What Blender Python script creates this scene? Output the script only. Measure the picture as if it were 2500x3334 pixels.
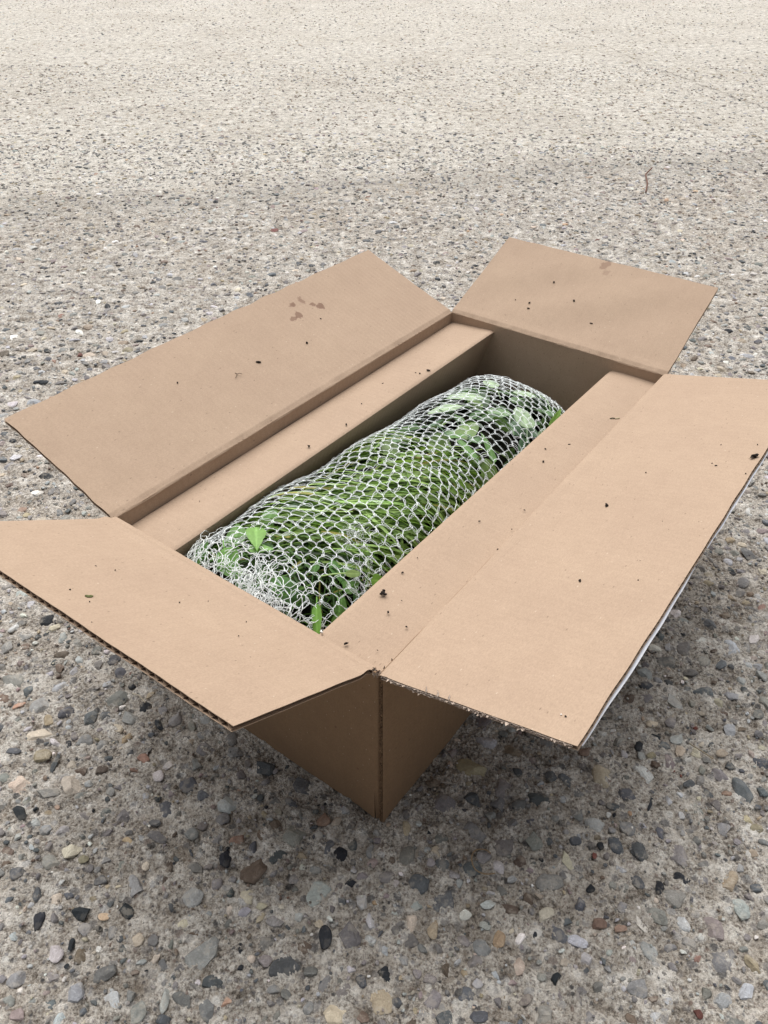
import bpy, math, random
import numpy as np
from math import radians, sin, cos, pi
for o in list(bpy.data.objects): bpy.data.objects.remove(o)
SC = bpy.context.scene
COL = SC.collection
rng = np.random.default_rng(7)
random.seed(7)

# ------------------------------------------------------------------ camera
cam_d = bpy.data.cameras.new("camera"); cam = bpy.data.objects.new("camera", cam_d); COL.objects.link(cam)
cam_d.sensor_fit = 'VERTICAL'; cam_d.sensor_height = 36.0; cam_d.lens = 28.362
cam_d.clip_start = 0.02; cam_d.clip_end = 2000
cam.location = (0, 0, 0.66)
PITCH = radians(36.814); ROLL = radians(0.0823)
from mathutils import Matrix, Vector
cam.rotation_euler = (Matrix.Rotation(pi/2 - PITCH, 3, 'X') @ Matrix.Rotation(ROLL, 3, 'Z')).to_euler()
SC.camera = cam
cam_d.dof.use_dof = False

# ------------------------------------------------------------------ sky and sun (overcast: veiled sky, very soft sun from beyond the box)
SUN_EL, SUN_AZ = radians(64), radians(-12)      # azimuth measured from +Y towards +X
w = bpy.data.worlds.new("World"); SC.world = w; w.use_nodes = True
nt = w.node_tree; nt.nodes.clear()
sky = nt.nodes.new('ShaderNodeTexSky'); sky.sky_type = 'NISHITA'; sky.sun_disc = False
sky.sun_elevation = SUN_EL; sky.sun_rotation = SUN_AZ; sky.air_density = 1.0; sky.dust_density = 4.0; sky.ozone_density = 0.6
hs = nt.nodes.new('ShaderNodeHueSaturation'); hs.inputs['Saturation'].default_value = 0.22
bgn = nt.nodes.new('ShaderNodeBackground'); bgn.inputs['Strength'].default_value = 0.088
wo = nt.nodes.new('ShaderNodeOutputWorld')
nt.links.new(sky.outputs[0], hs.inputs['Color']); nt.links.new(hs.outputs[0], bgn.inputs['Color']); nt.links.new(bgn.outputs[0], wo.inputs[0])
sd = bpy.data.lights.new("sun", 'SUN'); sun = bpy.data.objects.new("sun", sd); COL.objects.link(sun)
sd.energy = 3.1; sd.angle = radians(74); sd.color = (1.0, 0.985, 0.965)
sdir = Vector((sin(SUN_AZ)*cos(SUN_EL), cos(SUN_AZ)*cos(SUN_EL), sin(SUN_EL)))
sun.rotation_euler = sdir.to_track_quat('Z', 'Y').to_euler(); sun.location = (0, 3, 5)
SC.view_settings.view_transform = 'Standard'; SC.view_settings.look = 'None'
SC.view_settings.exposure = 0.48; SC.view_settings.gamma = 1; SC.view_settings.use_curve_mapping = False

# ------------------------------------------------------------------ helpers
def tag(o, label=None, cat=None, group=None, kind=None):
    if label: o['label'] = label
    if cat: o['category'] = cat
    if group: o['group'] = group
    if kind: o['kind'] = kind
    return o
def empty(name, loc=(0,0,0), rz=0.0, **k):
    o = bpy.data.objects.new(name, None); COL.objects.link(o); o.location = loc; o.rotation_euler = (0,0,rz)
    o.empty_display_size = 0.02
    return tag(o, **k)
def mesh_obj(name, V, Q=None, T=None, mats=None, parent=None, smooth=True, uv=None, col=None, mi=None, loc=None, rz=0.0):
    V = np.asarray(V, dtype=np.float32).reshape(-1, 3)
    Q = np.zeros((0,4), int) if Q is None else np.asarray(Q, int).reshape(-1,4)
    T = np.zeros((0,3), int) if T is None else np.asarray(T, int).reshape(-1,3)
    me = bpy.data.meshes.new(name)
    me.vertices.add(len(V)); me.vertices.foreach_set('co', V.ravel())
    loops = np.concatenate([Q.ravel(), T.ravel()]).astype(np.int32)
    me.loops.add(len(loops)); me.loops.foreach_set('vertex_index', loops)
    n = len(Q) + len(T); me.polygons.add(n)
    st = np.concatenate([np.arange(len(Q))*4, len(Q)*4 + np.arange(len(T))*3]).astype(np.int32)
    tot = np.concatenate([np.full(len(Q),4), np.full(len(T),3)]).astype(np.int32)
    me.polygons.foreach_set('loop_start', st); me.polygons.foreach_set('loop_total', tot)
    me.polygons.foreach_set('use_smooth', np.full(n, bool(smooth)))
    if mi is not None: me.polygons.foreach_set('material_index', np.asarray(mi, dtype=np.int32))
    me.update(calc_edges=True)
    if uv is not None:
        l = me.uv_layers.new(name='UVMap'); l.data.foreach_set('uv', np.asarray(uv, dtype=np.float32)[loops].ravel())
    if col is not None:
        a = me.color_attributes.new('Col', 'FLOAT_COLOR', 'POINT')
        c = np.ones((len(V),4), np.float32); c[:,:3] = col; a.data.foreach_set('color', c.ravel())
    if mats is not None:
        for m in (mats if isinstance(mats, (list,tuple)) else [mats]): me.materials.append(m)
    o = bpy.data.objects.new(name, me); COL.objects.link(o)
    if parent is not None: o.parent = parent
    if loc is not None: o.location = loc
    o.rotation_euler = (0,0,rz)
    return o
class MB:
    """gathers vertices and faces of one mesh"""
    def __init__(s): s.V=[]; s.Q=[]; s.T=[]; s.UV=[]; s.C=[]; s.MI=[]; s.n=0
    def add(s, V, Q=None, T=None, uv=None, col=None):
        V = np.asarray(V, float).reshape(-1,3)
        if Q is not None and len(Q): s.Q.append(np.asarray(Q,int).reshape(-1,4)+s.n)
        if T is not None and len(T): s.T.append(np.asarray(T,int).reshape(-1,3)+s.n)
        s.V.append(V); s.UV.append(np.zeros((len(V),2)) if uv is None else np.asarray(uv))
        s.C.append(np.broadcast_to(np.array([.5,.5,.5]) if col is None else np.asarray(col), (len(V),3)))
        s.n += len(V); return s
    def build(s, name, mats, parent=None, smooth=True, **k):
        V=np.concatenate(s.V); Q=np.concatenate(s.Q) if s.Q else None; T=np.concatenate(s.T) if s.T else None
        return mesh_obj(name, V, Q, T, mats, parent, smooth, uv=np.concatenate(s.UV), col=np.concatenate(s.C), **k)
def grid_faces(a, b, off=0, flip=False):
    i = np.arange(a*b).reshape(a,b)+off
    q = np.stack([i[:-1,:-1], i[1:,:-1], i[1:,1:], i[:-1,1:]], -1).reshape(-1,4)
    return q[:, ::-1] if flip else q
def tubes(mb, P, r, k=4, col=None, taper=None, closed_ends=False):
    """P: (n, m, 3) polylines, swept as thin tubes"""
    P = np.asarray(P, float); n, m, _ = P.shape
    D = np.gradient(P, axis=1); D /= np.linalg.norm(D, axis=2, keepdims=True)+1e-12
    ref = np.zeros_like(D); ref[...,2] = 1.0
    bad = np.abs(D[...,2]) > .95; ref[bad] = (1,0,0)
    A = np.cross(D, ref); A /= np.linalg.norm(A, axis=2, keepdims=True)+1e-12
    B = np.cross(D, A)
    r = np.broadcast_to(np.asarray(r, float), (n,)) if np.ndim(r) <= 1 else r
    rr = r[:,None] * (np.ones(m) if taper is None else taper)[None,:] if r.ndim == 1 else r
    ang = np.arange(k)*2*pi/k
    ring = P[:,:,None,:] + rr[:,:,None,None]*(A[:,:,None,:]*np.cos(ang)[None,None,:,None] + B[:,:,None,:]*np.sin(ang)[None,None,:,None])
    idx = np.arange(n*m*k).reshape(n,m,k); nx = np.roll(idx, -1, axis=2)
    q = np.stack([idx[:,:-1], nx[:,:-1], nx[:,1:], idx[:,1:]], -1).reshape(-1,4)
    c = None
    if col is not None:
        c = np.asarray(col, float); c = np.broadcast_to(c, (n,3)); c = np.repeat(c, m*k, axis=0)
    mb.add(ring.reshape(-1,3), q, col=c)
_ph = np.random.default_rng(3).uniform(0, 2*pi, (64,)); _dr = np.random.default_rng(4).normal(size=(64,3))
def wob(P, scale, seed=0, octv=5):
    """smooth sum-of-sines noise, about -1..1"""
    P = np.asarray(P, float); out = np.zeros(P.shape[:-1])
    for k in range(octv):
        d = _dr[(seed*7+k) % 64][:P.shape[-1]]; out = out + np.sin((P@d)*scale*(1+.45*k) + _ph[(seed*5+k) % 64])
    return out/octv*1.5

# ------------------------------------------------------------------ materials
class NT:
    def __init__(s, name, disp=None):
        s.m = bpy.data.materials.new(name); s.m.use_nodes = True; s.t = s.m.node_tree; s.t.nodes.clear()
        s.out = s.n('ShaderNodeOutputMaterial'); s.b = s.n('ShaderNodeBsdfPrincipled'); s.l(s.b.outputs[0], s.out.inputs[0])
        if disp: s.m.displacement_method = disp
    def n(s, t, **k):
        x = s.t.nodes.new(t)
        for a, v in k.items(): setattr(x, a, v)
        return x
    def l(s, a, b): s.t.links.new(a, b)
    def val(s, x, inp):
        if isinstance(x, (int, float)): inp.default_value = x
        elif isinstance(x, tuple): inp.default_value = x if len(x) != 3 or inp.type == 'VECTOR' else (*x, 1)
        else: s.l(x, inp)
    def math(s, op, a, b=None, c=None, clamp=False):
        x = s.n('ShaderNodeMath', operation=op, use_clamp=clamp); s.val(a, x.inputs[0])
        if b is not None: s.val(b, x.inputs[1])
        if c is not None: s.val(c, x.inputs[2])
        return x.outputs[0]
    def mix(s, f, a, b, mode='MIX'):
        x = s.n('ShaderNodeMix', data_type='RGBA', blend_type=mode); s.val(f, x.inputs[0]); s.val(a, x.inputs[6]); s.val(b, x.inputs[7]); return x.outputs[2]
    def noise(s, vec, scale, detail=3, rough=.55, dist=0.0):
        x = s.n('ShaderNodeTexNoise'); x.inputs['Scale'].default_value = scale; x.inputs['Detail'].default_value = detail
        x.inputs['Roughness'].default_value = rough; x.inputs['Distortion'].default_value = dist; s.l(vec, x.inputs['Vector']); return x
    def vor(s, vec, scale, feature='F1', rnd=1.0):
        x = s.n('ShaderNodeTexVoronoi', feature=feature); x.inputs['Scale'].default_value = scale; x.inputs['Randomness'].default_value = rnd
        s.l(vec, x.inputs['Vector']); return x
    def ramp(s, f, stops, interp='LINEAR'):
        x = s.n('ShaderNodeValToRGB'); r = x.color_ramp; r.interpolation = interp
        while len(r.elements) < len(stops): r.elements.new(.5)
        for e, (p, c) in zip(r.elements, stops):
            e.position = p; e.color = (*c, 1) if isinstance(c, tuple) else (c, c, c, 1)
        s.l(f, x.inputs[0]); return x.outputs[0]
    def mapr(s, f, a, b, c=0.0, d=1.0):
        x = s.n('ShaderNodeMapRange'); s.l(f, x.inputs[0])
        for i, v in enumerate((a, b, c, d)): x.inputs[i+1].default_value = v
        return x.outputs[0]
    def coord(s, which='Object', scale=None, rot=None):
        x = s.n('ShaderNodeTexCoord').outputs[which]
        if scale or rot:
            m = s.n('ShaderNodeMapping'); s.l(x, m.inputs[0])
            if scale: m.inputs['Scale'].default_value = scale
            if rot: m.inputs['Rotation'].default_value = rot
            return m.outputs[0]
        return x
    def bump(s, h, dist, strength=1.0, prev=None):
        x = s.n('ShaderNodeBump'); x.inputs['Distance'].default_value = dist; x.inputs['Strength'].default_value = strength
        s.l(h, x.inputs['Height'])
        if prev is not None: s.l(prev, x.inputs['Normal'])
        return x.outputs[0]
def cardboard(name, base=(0.360,0.264,0.192), stains=(), dark=1.0):
    t = NT(name); oc = t.coord('Object'); uv = t.coord('UV')
    big = t.noise(oc, 9, 3).outputs[0]; mid = t.noise(oc, 55, 4, .6).outputs[0]
    fib = t.noise(t.coord('Object', (1,2.0,1.4)), 470, 5, .8).outputs[0]
    fib2 = t.noise(t.coord('Object', (1.8,1,1.2), (0,0,.6)), 1500, 2, .7).outputs[0]
    b = np.array(base)*dark
    c = t.mix(t.mapr(big,.3,.7), tuple(b*np.array([.965,.955,.95])), tuple(b*np.array([1.03,1.03,1.02])))
    c = t.mix(t.mapr(mid,.35,.65), c, t.mix(1.0, c, (.955,.95,.945), 'MULTIPLY'))
    c = t.mix(t.mapr(fib,.28,.72,0,1), t.mix(1.0, c, (.81,.80,.79), 'MULTIPLY'), t.mix(1.0, c, (1.17,1.17,1.16), 'MULTIPLY'))
    c = t.mix(t.mapr(fib2,.60,.74,0,.5), c, t.mix(1.0, c, (1.35,1.38,1.4), 'MULTIPLY'))
    # little dark fibres and pale chips in the recycled liner
    v = t.vor(t.coord('Object', (1,2.5,1.6)), 95); d = v.outputs['Distance']; pick = t.n('ShaderNodeSeparateColor'); t.l(v.outputs['Color'], pick.inputs[0])
    dk = t.math('MULTIPLY', t.mapr(d,.10,.16,1,0), t.math('GREATER_THAN', pick.outputs[0], .80))
    c = t.mix(t.math('MULTIPLY', dk, .45), c, (.10,.065,.04))
    lt = t.math('MULTIPLY', t.mapr(d,.08,.13,1,0), t.math('LESS_THAN', pick.outputs[0], .10))
    c = t.mix(t.math('MULTIPLY', lt, .28), c, (.70,.60,.48))
    # faint flute lines pressed through the liner
    s = t.n('ShaderNodeSeparateXYZ'); t.l(uv, s.inputs[0])
    fl = t.math('SINE', t.math('MULTIPLY', t.math('ADD', s.outputs[0], t.math('MULTIPLY', mid, .0015)), 2*pi/.0078))
    band = t.mapr(t.noise(t.coord('UV', (40,6,1)), 1.0, 2).outputs[0], .35, .7)
    c = t.mix(t.math('MULTIPLY', t.mapr(fl,-1,1,0,.034), band), c, t.mix(1.0,c,(.55,.55,.55),'MULTIPLY'))
    sc = t.noise(t.coord('Object',(1,5,2),(0,0,.4)), 16, 6, .7, 1.0).outputs[0]
    c = t.mix(t.mapr(sc,.60,.72,0,.16), c, t.mix(1.0,c,(.68,.64,.60),'MULTIPLY'))
    for (x,y,z,r,st) in stains:
        vd = t.n('ShaderNodeVectorMath', operation='DISTANCE'); t.l(oc, vd.inputs[0]); vd.inputs[1].default_value = (x,y,z)
        nz = t.math('MULTIPLY', t.math('SUBTRACT', t.noise(oc, 110, 3, .6).outputs[0], .5), r*2.4)
        m = t.mapr(t.math('ADD', vd.outputs['Value'], nz), r*.72, r*1.0, min(st*1.35,.9), 0)
        c = t.mix(m, c, (.15,.082,.055))
    t.l(c, t.b.inputs['Base Color']); t.b.inputs['Roughness'].default_value = .82; t.b.inputs['Specular IOR Level'].default_value = .25
    h = t.math('ADD', t.math('MULTIPLY', fib, .25), t.math('MULTIPLY', fl, .35))
    n1 = t.bump(h, .00016, .7); n1 = t.bump(big, .004, .35, n1); t.l(n1, t.b.inputs['Normal'])
    return t.m
M = {}
M['card'] = cardboard('kraft_cardboard')
M['card_stained'] = cardboard('kraft_cardboard_stained', stains=[(.4438,.4302,.2324,.008,.6),(.436,.4395,.2355,.006,.55),(.4289,.4520,.2400,.0075,.45),(.410,.4500,.2395,.006,.6),(.4035,.4610,.2434,.0045,.4),
    (.4023,.4333,.2337,.0065,.55),(.3900,.4318,.2331,.006,.5),(.1833,.4208,.2302,.002,.4)])
M['card_far'] = cardboard('kraft_cardboard_far_flap', stains=[(.750,.166,.2595,.0085,.38),(.738,.158,.255,.006,.22)])
M['card_wall_shaded'] = cardboard('kraft_cardboard_shaded', base=(0.235,0.150,0.088), stains=[(-.0005,.066,.135,.0022,.7),(-.0005,.058,.112,.002,.7),(-.0005,.048,.098,.002,.7),(-.0005,.024,.06,.002,.7)])  # same kraft, base darkened to paint in the near walls' shade; spots are marks
def plain(name, c, rough=.6, spec=.3, nscale=300, var=.12, trans=0.0, bump=None, attr=False, sss=0.0):
    t = NT(name); oc = t.coord('Object')
    nz = t.noise(oc, nscale, 3, .6).outputs[0]
    if attr:
        a = t.n('ShaderNodeAttribute'); a.attribute_name = 'Col'; base = a.outputs['Color']
    else: base = (*c, 1)
    lo = t.mix(1.0, base, (1-var,)*3, 'MULTIPLY'); hi = t.mix(1.0, base, (1+var,)*3, 'MULTIPLY')
    t.l(t.mix(t.mapr(nz,.3,.7), lo, hi), t.b.inputs['Base Color'])
    t.b.inputs['Roughness'].default_value = rough; t.b.inputs['Specular IOR Level'].default_value = spec
    if bump: t.l(t.bump(nz, bump, .8), t.b.inputs['Normal'])
    if trans:   # thin leaf: some light comes through
        tr = t.n('ShaderNodeBsdfTranslucent'); t.l(t.mix(1.0, base, (1.3,1.5,.6), 'MULTIPLY'), tr.inputs[0])
        mx = t.n('ShaderNodeMixShader'); mx.inputs[0].default_value = trans
        t.l(t.b.outputs[0], mx.inputs[1]); t.l(tr.outputs[0], mx.inputs[2]); t.l(mx.outputs[0], t.out.inputs[0])
    return t.m
M['net'] = plain('white_net_yarn', (.88,.91,.92), .45, .4, 900, .06)
M['fuzz'] = plain('fuzzy_white_yarn', (.82,.84,.82), .5, .3, 900, .06)
M['grass'] = plain('grass_blades', None, .5, .3, 200, .2, trans=.25, attr=True)
M['leaf'] = plain('leaf_green', None, .5, .35, 220, .16, trans=.15, bump=.0006, attr=True)
M['soil'] = plain('shaded_root_mat', (.006,.006,.003), .95, .1, 120, .5, bump=.003)  # near-black base paints the shade seen in gaps between blades
M['crumb'] = plain('black_soil', (.018,.013,.010), .9, .2, 900, .5, bump=.0006)
M['perlite'] = plain('white_grit', (.75,.72,.68), .8, .2, 900, .1)
M['seed'] = plain('dry_plant_bits', None, .7, .2, 900, .25, attr=True)
M['paper'] = plain('white_label_paper', (.74,.75,.80), .55, .3, 60, .05)
M['tape'] = plain('grey_packing_tape', (.40,.42,.43), .25, .5, 60, .1)
M['torn'] = plain('torn_paper_edge', (.42,.34,.28), .9, .1, 900, .35)

# concrete with worn surface
def concrete():
    t = NT('worn_aggregate_concrete', 'BOTH'); oc = t.coord('Object')
    xyz = t.n('ShaderNodeSeparateXYZ'); t.l(oc, xyz.inputs[0])
    wv = t.noise(oc, 2.3, 3).outputs[0]
    line = t.math('SUBTRACT', xyz.outputs[1], t.math('ADD', 2.50, t.math('MULTIPLY', xyz.outputs[0], .27)))
    line = t.math('ADD', line, t.math('MULTIPLY', t.math('SUBTRACT', wv, .5), .35))
    far = t.mapr(line, -.20, .30)
    n1 = t.noise(oc, 7, 4).outputs[0]; n2 = t.noise(oc, 45, 4, .65).outputs[0]; n3 = t.noise(oc, 300, 4, .75).outputs[0]; n4 = t.noise(oc, 700, 3, .8).outputs[0]
    v1 = t.vor(oc, 210); v2 = t.vor(oc, 420); v3 = t.vor(t.coord('Object',(1,1.15,1)), 88)
    fr = t.noise(oc, 34, 10, .86).outputs[0]
    h = t.math('MULTIPLY', t.math('SUBTRACT', n1, .5), .004)
    h = t.math('ADD', h, t.math('MULTIPLY', t.math('SUBTRACT', n2, .5), .016))
    h = t.math('ADD', h, t.math('MULTIPLY', t.math('SUBTRACT', n3, .5), .0062))
    h = t.math('ADD', h, t.math('MULTIPLY', t.math('SUBTRACT', t.math('SUBTRACT', .5, v1.outputs['Distance']), .2), .0012))
    h = t.math('ADD', h, t.math('MULTIPLY', t.math('SUBTRACT', n4, .5), .0016))
    dn = t.n('ShaderNodeDisplacement'); dn.inputs['Midlevel'].default_value = 0; dn.inputs['Scale'].default_value = 1
    h = t.math('ADD', h, t.math('MULTIPLY', t.math('SUBTRACT', t.noise(oc, 120, 3, .6).outputs[0], .5), .0045)); t.l(h, dn.inputs['Height']); t.l(dn.outputs[0], t.out.inputs['Displacement'])
    # colour: pale cement paste, dirt kept in the pits, sand grains of many colours
    c = t.ramp(n3, [(.30,(.07,.060,.050)),(.40,(.27,.24,.205)),(.49,(.52,.475,.415)),(.62,(.76,.72,.65))])
    sep = t.n('ShaderNodeSeparateColor'); t.l(v2.outputs['Color'], sep.inputs[0])
    gr = t.ramp(sep.outputs[0], [(0,(.05,.05,.052)),(.10,(.17,.165,.17)),(.25,(.30,.285,.27)),(.45,(.46,.41,.34)),(.62,(.24,.17,.14)),(.70,(.38,.36,.35)),(.84,(.66,.62,.55)),(.97,(.80,.77,.70))], 'CONSTANT')
    gm = t.math('MULTIPLY', t.mapr(v2.outputs['Distance'],.30,.52,.55,0), t.math('GREATER_THAN', sep.outputs[1], .35))
    c = t.mix(gm, c, gr)
    sep1 = t.n('ShaderNodeSeparateColor'); t.l(v1.outputs['Color'], sep1.inputs[0])
    gr1 = t.ramp(sep1.outputs[0], [(0,(.07,.072,.078)),(.14,(.20,.195,.20)),(.34,(.34,.32,.30)),(.52,(.44,.38,.31)),(.70,(.27,.20,.165)),(.80,(.36,.35,.35)),(.94,(.72,.69,.62))], 'CONSTANT')
    gm1 = t.math('MULTIPLY', t.mapr(v1.outputs['Distance'],.28,.42,.8,0), t.math('GREATER_THAN', sep1.outputs[1], .66))
    c = t.mix(gm1, c, gr1)
    sep3 = t.n('ShaderNodeSeparateColor'); t.l(v3.outputs['Color'], sep3.inputs[0])
    gr3 = t.ramp(sep3.outputs[0], [(0,(.10,.103,.108)),(.13,(.24,.235,.235)),(.36,(.40,.385,.37)),(.52,(.50,.45,.385)),(.66,(.30,.25,.22)),(.76,(.46,.455,.45)),(.88,(.78,.76,.71))], 'CONSTANT')
    gm3 = t.math('MULTIPLY', t.mapr(t.math('ADD', v3.outputs['Distance'], t.math('MULTIPLY', t.math('SUBTRACT', n3, .5), .35)),.30,.40,.75,0), t.math('GREATER_THAN', sep3.outputs[1], .50))
    c = t.mix(gm3, c, gr3)
    c = t.mix(t.mapr(fr,.365,.475,.95,0), c, t.mix(1.0, c, (.30,.275,.25), 'MULTIPLY'))
    c = t.mix(t.mapr(fr,.51,.60,0,.78), c, (.88,.84,.77))
    dirt = t.mapr(n2, .34, .60, 1, 0)
    c = t.mix(t.math('MULTIPLY', dirt, .55), c, t.mix(1.0, c, (.50,.44,.38), 'MULTIPLY'))
    st = t.mapr(t.noise(oc, 3.1, 3).outputs[0], .48, .70)
    c = t.mix(t.math('MULTIPLY', st, .40), c, t.mix(1.0, c, (.80,.72,.64), 'MULTIPLY'))
    pale = t.ramp(n3, [(.33,(.20,.18,.155)),(.43,(.48,.445,.39)),(.52,(.70,.66,.59)),(.64,(.84,.81,.74))])
    pale = t.mix(t.math('MULTIPLY', gm1, .5), pale, gr1); pale = t.mix(t.math('MULTIPLY', gm3, .5), pale, gr3)
    pale = t.mix(t.mapr(fr,.365,.465,.95,0), pale, t.mix(1.0, pale, (.34,.315,.29), 'MULTIPLY')); pale = t.mix(t.mapr(fr,.53,.64,0,.6), pale, (.86,.83,.76))
    pale = t.mix(t.mapr(n2,.38,.62,.35,0), pale, t.mix(1.0,pale,(.66,.62,.57),'MULTIPLY'))
    f2 = t.noise(oc, 24, 9, .84).outputs[0]
    pale = t.mix(t.mapr(f2,.40,.475,.92,0), pale, t.mix(1.0, pale, (.36,.335,.31), 'MULTIPLY')); pale = t.mix(t.mapr(f2,.52,.60,0,.6), pale, (.90,.87,.80))  # dark flecks paint the shaded sides of far lumps into the slab colour
    c = t.mix(t.mapr(f2,.34,.44,.45,0), c, t.mix(1.0, c, (.45,.42,.39), 'MULTIPLY'))
    c = t.mix(t.mapr(t.noise(oc, 20, 6, .75).outputs[0],.38,.49,.6,0), c, t.mix(1.0, c, (.55,.52,.49), 'MULTIPLY')); c = t.mix(1.0, c, (1.02,1.03,1.045), 'MULTIPLY')
    c = t.mix(t.math('MULTIPLY', far, t.mapr(wv,.3,.7,.65,.95)), c, pale)
    sp = t.noise(t.coord('Object',(.8,1,1)), 85, 4, .8).outputs[0]
    c = t.mix(t.math('MULTIPLY', far, t.mapr(sp,.42,.34,0,.85)), c, (.13,.115,.10))
    c = t.mix(t.math('MULTIPLY', far, t.mapr(t.noise(oc, 1.6, 4, .6).outputs[0],.45,.65,0,.30)), c, t.mix(1.0,c,(.72,.68,.63),'MULTIPLY'))
    edge = t.math('MULTIPLY', t.mapr(t.math('ABSOLUTE', line), .0, .16, 1, 0), .26)
    c = t.mix(edge, c, (.20,.18,.155))
    t.l(c, t.b.inputs['Base Color']); t.b.inputs['Roughness'].default_value = .9; t.b.inputs['Specular IOR Level'].default_value = .2
    return t.m
M['concrete'] = concrete()
def stone_mat(name='stone', film=.62):
    t = NT(name); oc = t.coord('Object'); a = t.n('ShaderNodeAttribute'); a.attribute_name = 'Col'; base = a.outputs['Color']
    n = t.noise(oc, 160, 5, .7, .6).outputs[0]; f = t.noise(oc, 750, 3, .8).outputs[0]
    c = t.mix(t.mapr(n,.3,.7), t.mix(1.0,base,(.72,.70,.68),'MULTIPLY'), t.mix(1.0,base,(1.28,1.28,1.27),'MULTIPLY'))
    c = t.mix(t.mapr(f,.35,.68,0,.5), c, t.mix(1.0,base,(.55,.52,.5),'MULTIPLY'))
    c = t.mix(t.mapr(t.noise(oc, 95, 4, .75).outputs[0],.52,.60,0,film), c, t.mix(.45, (.42,.375,.31), base))      # cement film
    vein = t.mapr(t.math('ABSOLUTE', t.math('SUBTRACT', t.noise(oc, 48, 3, .6, 1.5).outputs[0], .5)), 0, .012, .35, 0)
    c = t.mix(vein, c, t.mix(1.0, base, (1.9,1.9,1.9), 'MULTIPLY'))
    t.l(c, t.b.inputs['Base Color']); t.b.inputs['Roughness'].default_value = .7; t.b.inputs['Specular IOR Level'].default_value = .3
    t.l(t.bump(t.math('ADD', n, t.math('MULTIPLY', f, .5)), .0014, .8), t.b.inputs['Normal'])
    return t.m
M['stone'] = stone_mat(); M['stone_clean'] = stone_mat('stone_clean', .16)
# ================================================================== GROUND
def build_ground():
    th = np.concatenate([np.linspace(-50,50,1000), np.linspace(50,310,70)[1:-1]])
    th = np.radians(th); nth = len(th)
    el = np.linspace(radians(80), radians(4.0), 760)
    r = .66/np.tan(el); r = np.concatenate([[.012,.05], r, r[-1]*np.geomspace(1.03, 70, 60)])
    R, T = np.meshgrid(r, th, indexing='ij')
    V = np.stack([R*np.sin(T), R*np.cos(T), np.zeros_like(R)], -1)
    a, b = R.shape
    i = np.arange(a*b).reshape(a,b); j = np.roll(i,-1,axis=1)
    q = np.stack([i[:-1], i[1:], j[1:], j[:-1]], -1).reshape(-1,4)[:, ::-1]
    V = np.concatenate([V.reshape(-1,3), [[0,0,0]]]); t = np.stack([np.full(b, a*b), i[0], j[0]], -1)[:, ::-1]
    o = mesh_obj('ground', V, q, t, M['concrete']); tag(o, kind='structure'); return o
build_ground()

# ---- stones: chipped, flattened pebbles
def ico(sub):
    import bmesh
    bm = bmesh.new(); bmesh.ops.create_icosphere(bm, subdivisions=sub, radius=1)
    V = np.array([v.co[:] for v in bm.verts]); F = np.array([[v.index for v in f.verts] for f in bm.faces]); bm.free(); return V, F
ICO2, ICO3 = ico(2), ico(3)
def proto(base, cuts, g, flat=.55):
    V = base.copy()
    for _ in range(cuts):
        n = g.normal(size=3); n[2] *= .6; n /= np.linalg.norm(n); d = g.uniform(.50,.85)
        p = V@n; V -= np.maximum(p-d,0)[:,None]*n
    V += wob(V, 2.2, int(g.integers(0,9)), 3)[:,None]*V*.07
    V[:,2] *= flat; return V
g0 = np.random.default_rng(11)
P2 = [proto(ICO2[0], int(g0.integers(5,11)), g0) for _ in range(60)]
P3 = [proto(ICO3[0], int(g0.integers(6,13)), g0) for _ in range(30)]
P3R = [proto(ICO3[0], 3, g0) for _ in range(8)]
KINDS = dict(grey=(.22,.215,.21), slate=(.105,.115,.125), greywhite=(.40,.41,.42), white=(.68,.67,.65), black=(.022,.026,.032), brown=(.15,.115,.09),
             tan=(.33,.28,.20), pale=(.50,.44,.36), ochre=(.46,.35,.23), orange=(.40,.26,.18), rust=(.25,.165,.125), maroon=(.14,.05,.04), mauve=(.27,.22,.215))
KN = ['grey','slate','greywhite','white','black','brown','tan','pale','ochre','orange','rust','maroon','mauve']
KP = np.array([.42,.16,.17,.04,.02,.05,.06,.06,.004,.002,.006,.002,.04])
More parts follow.
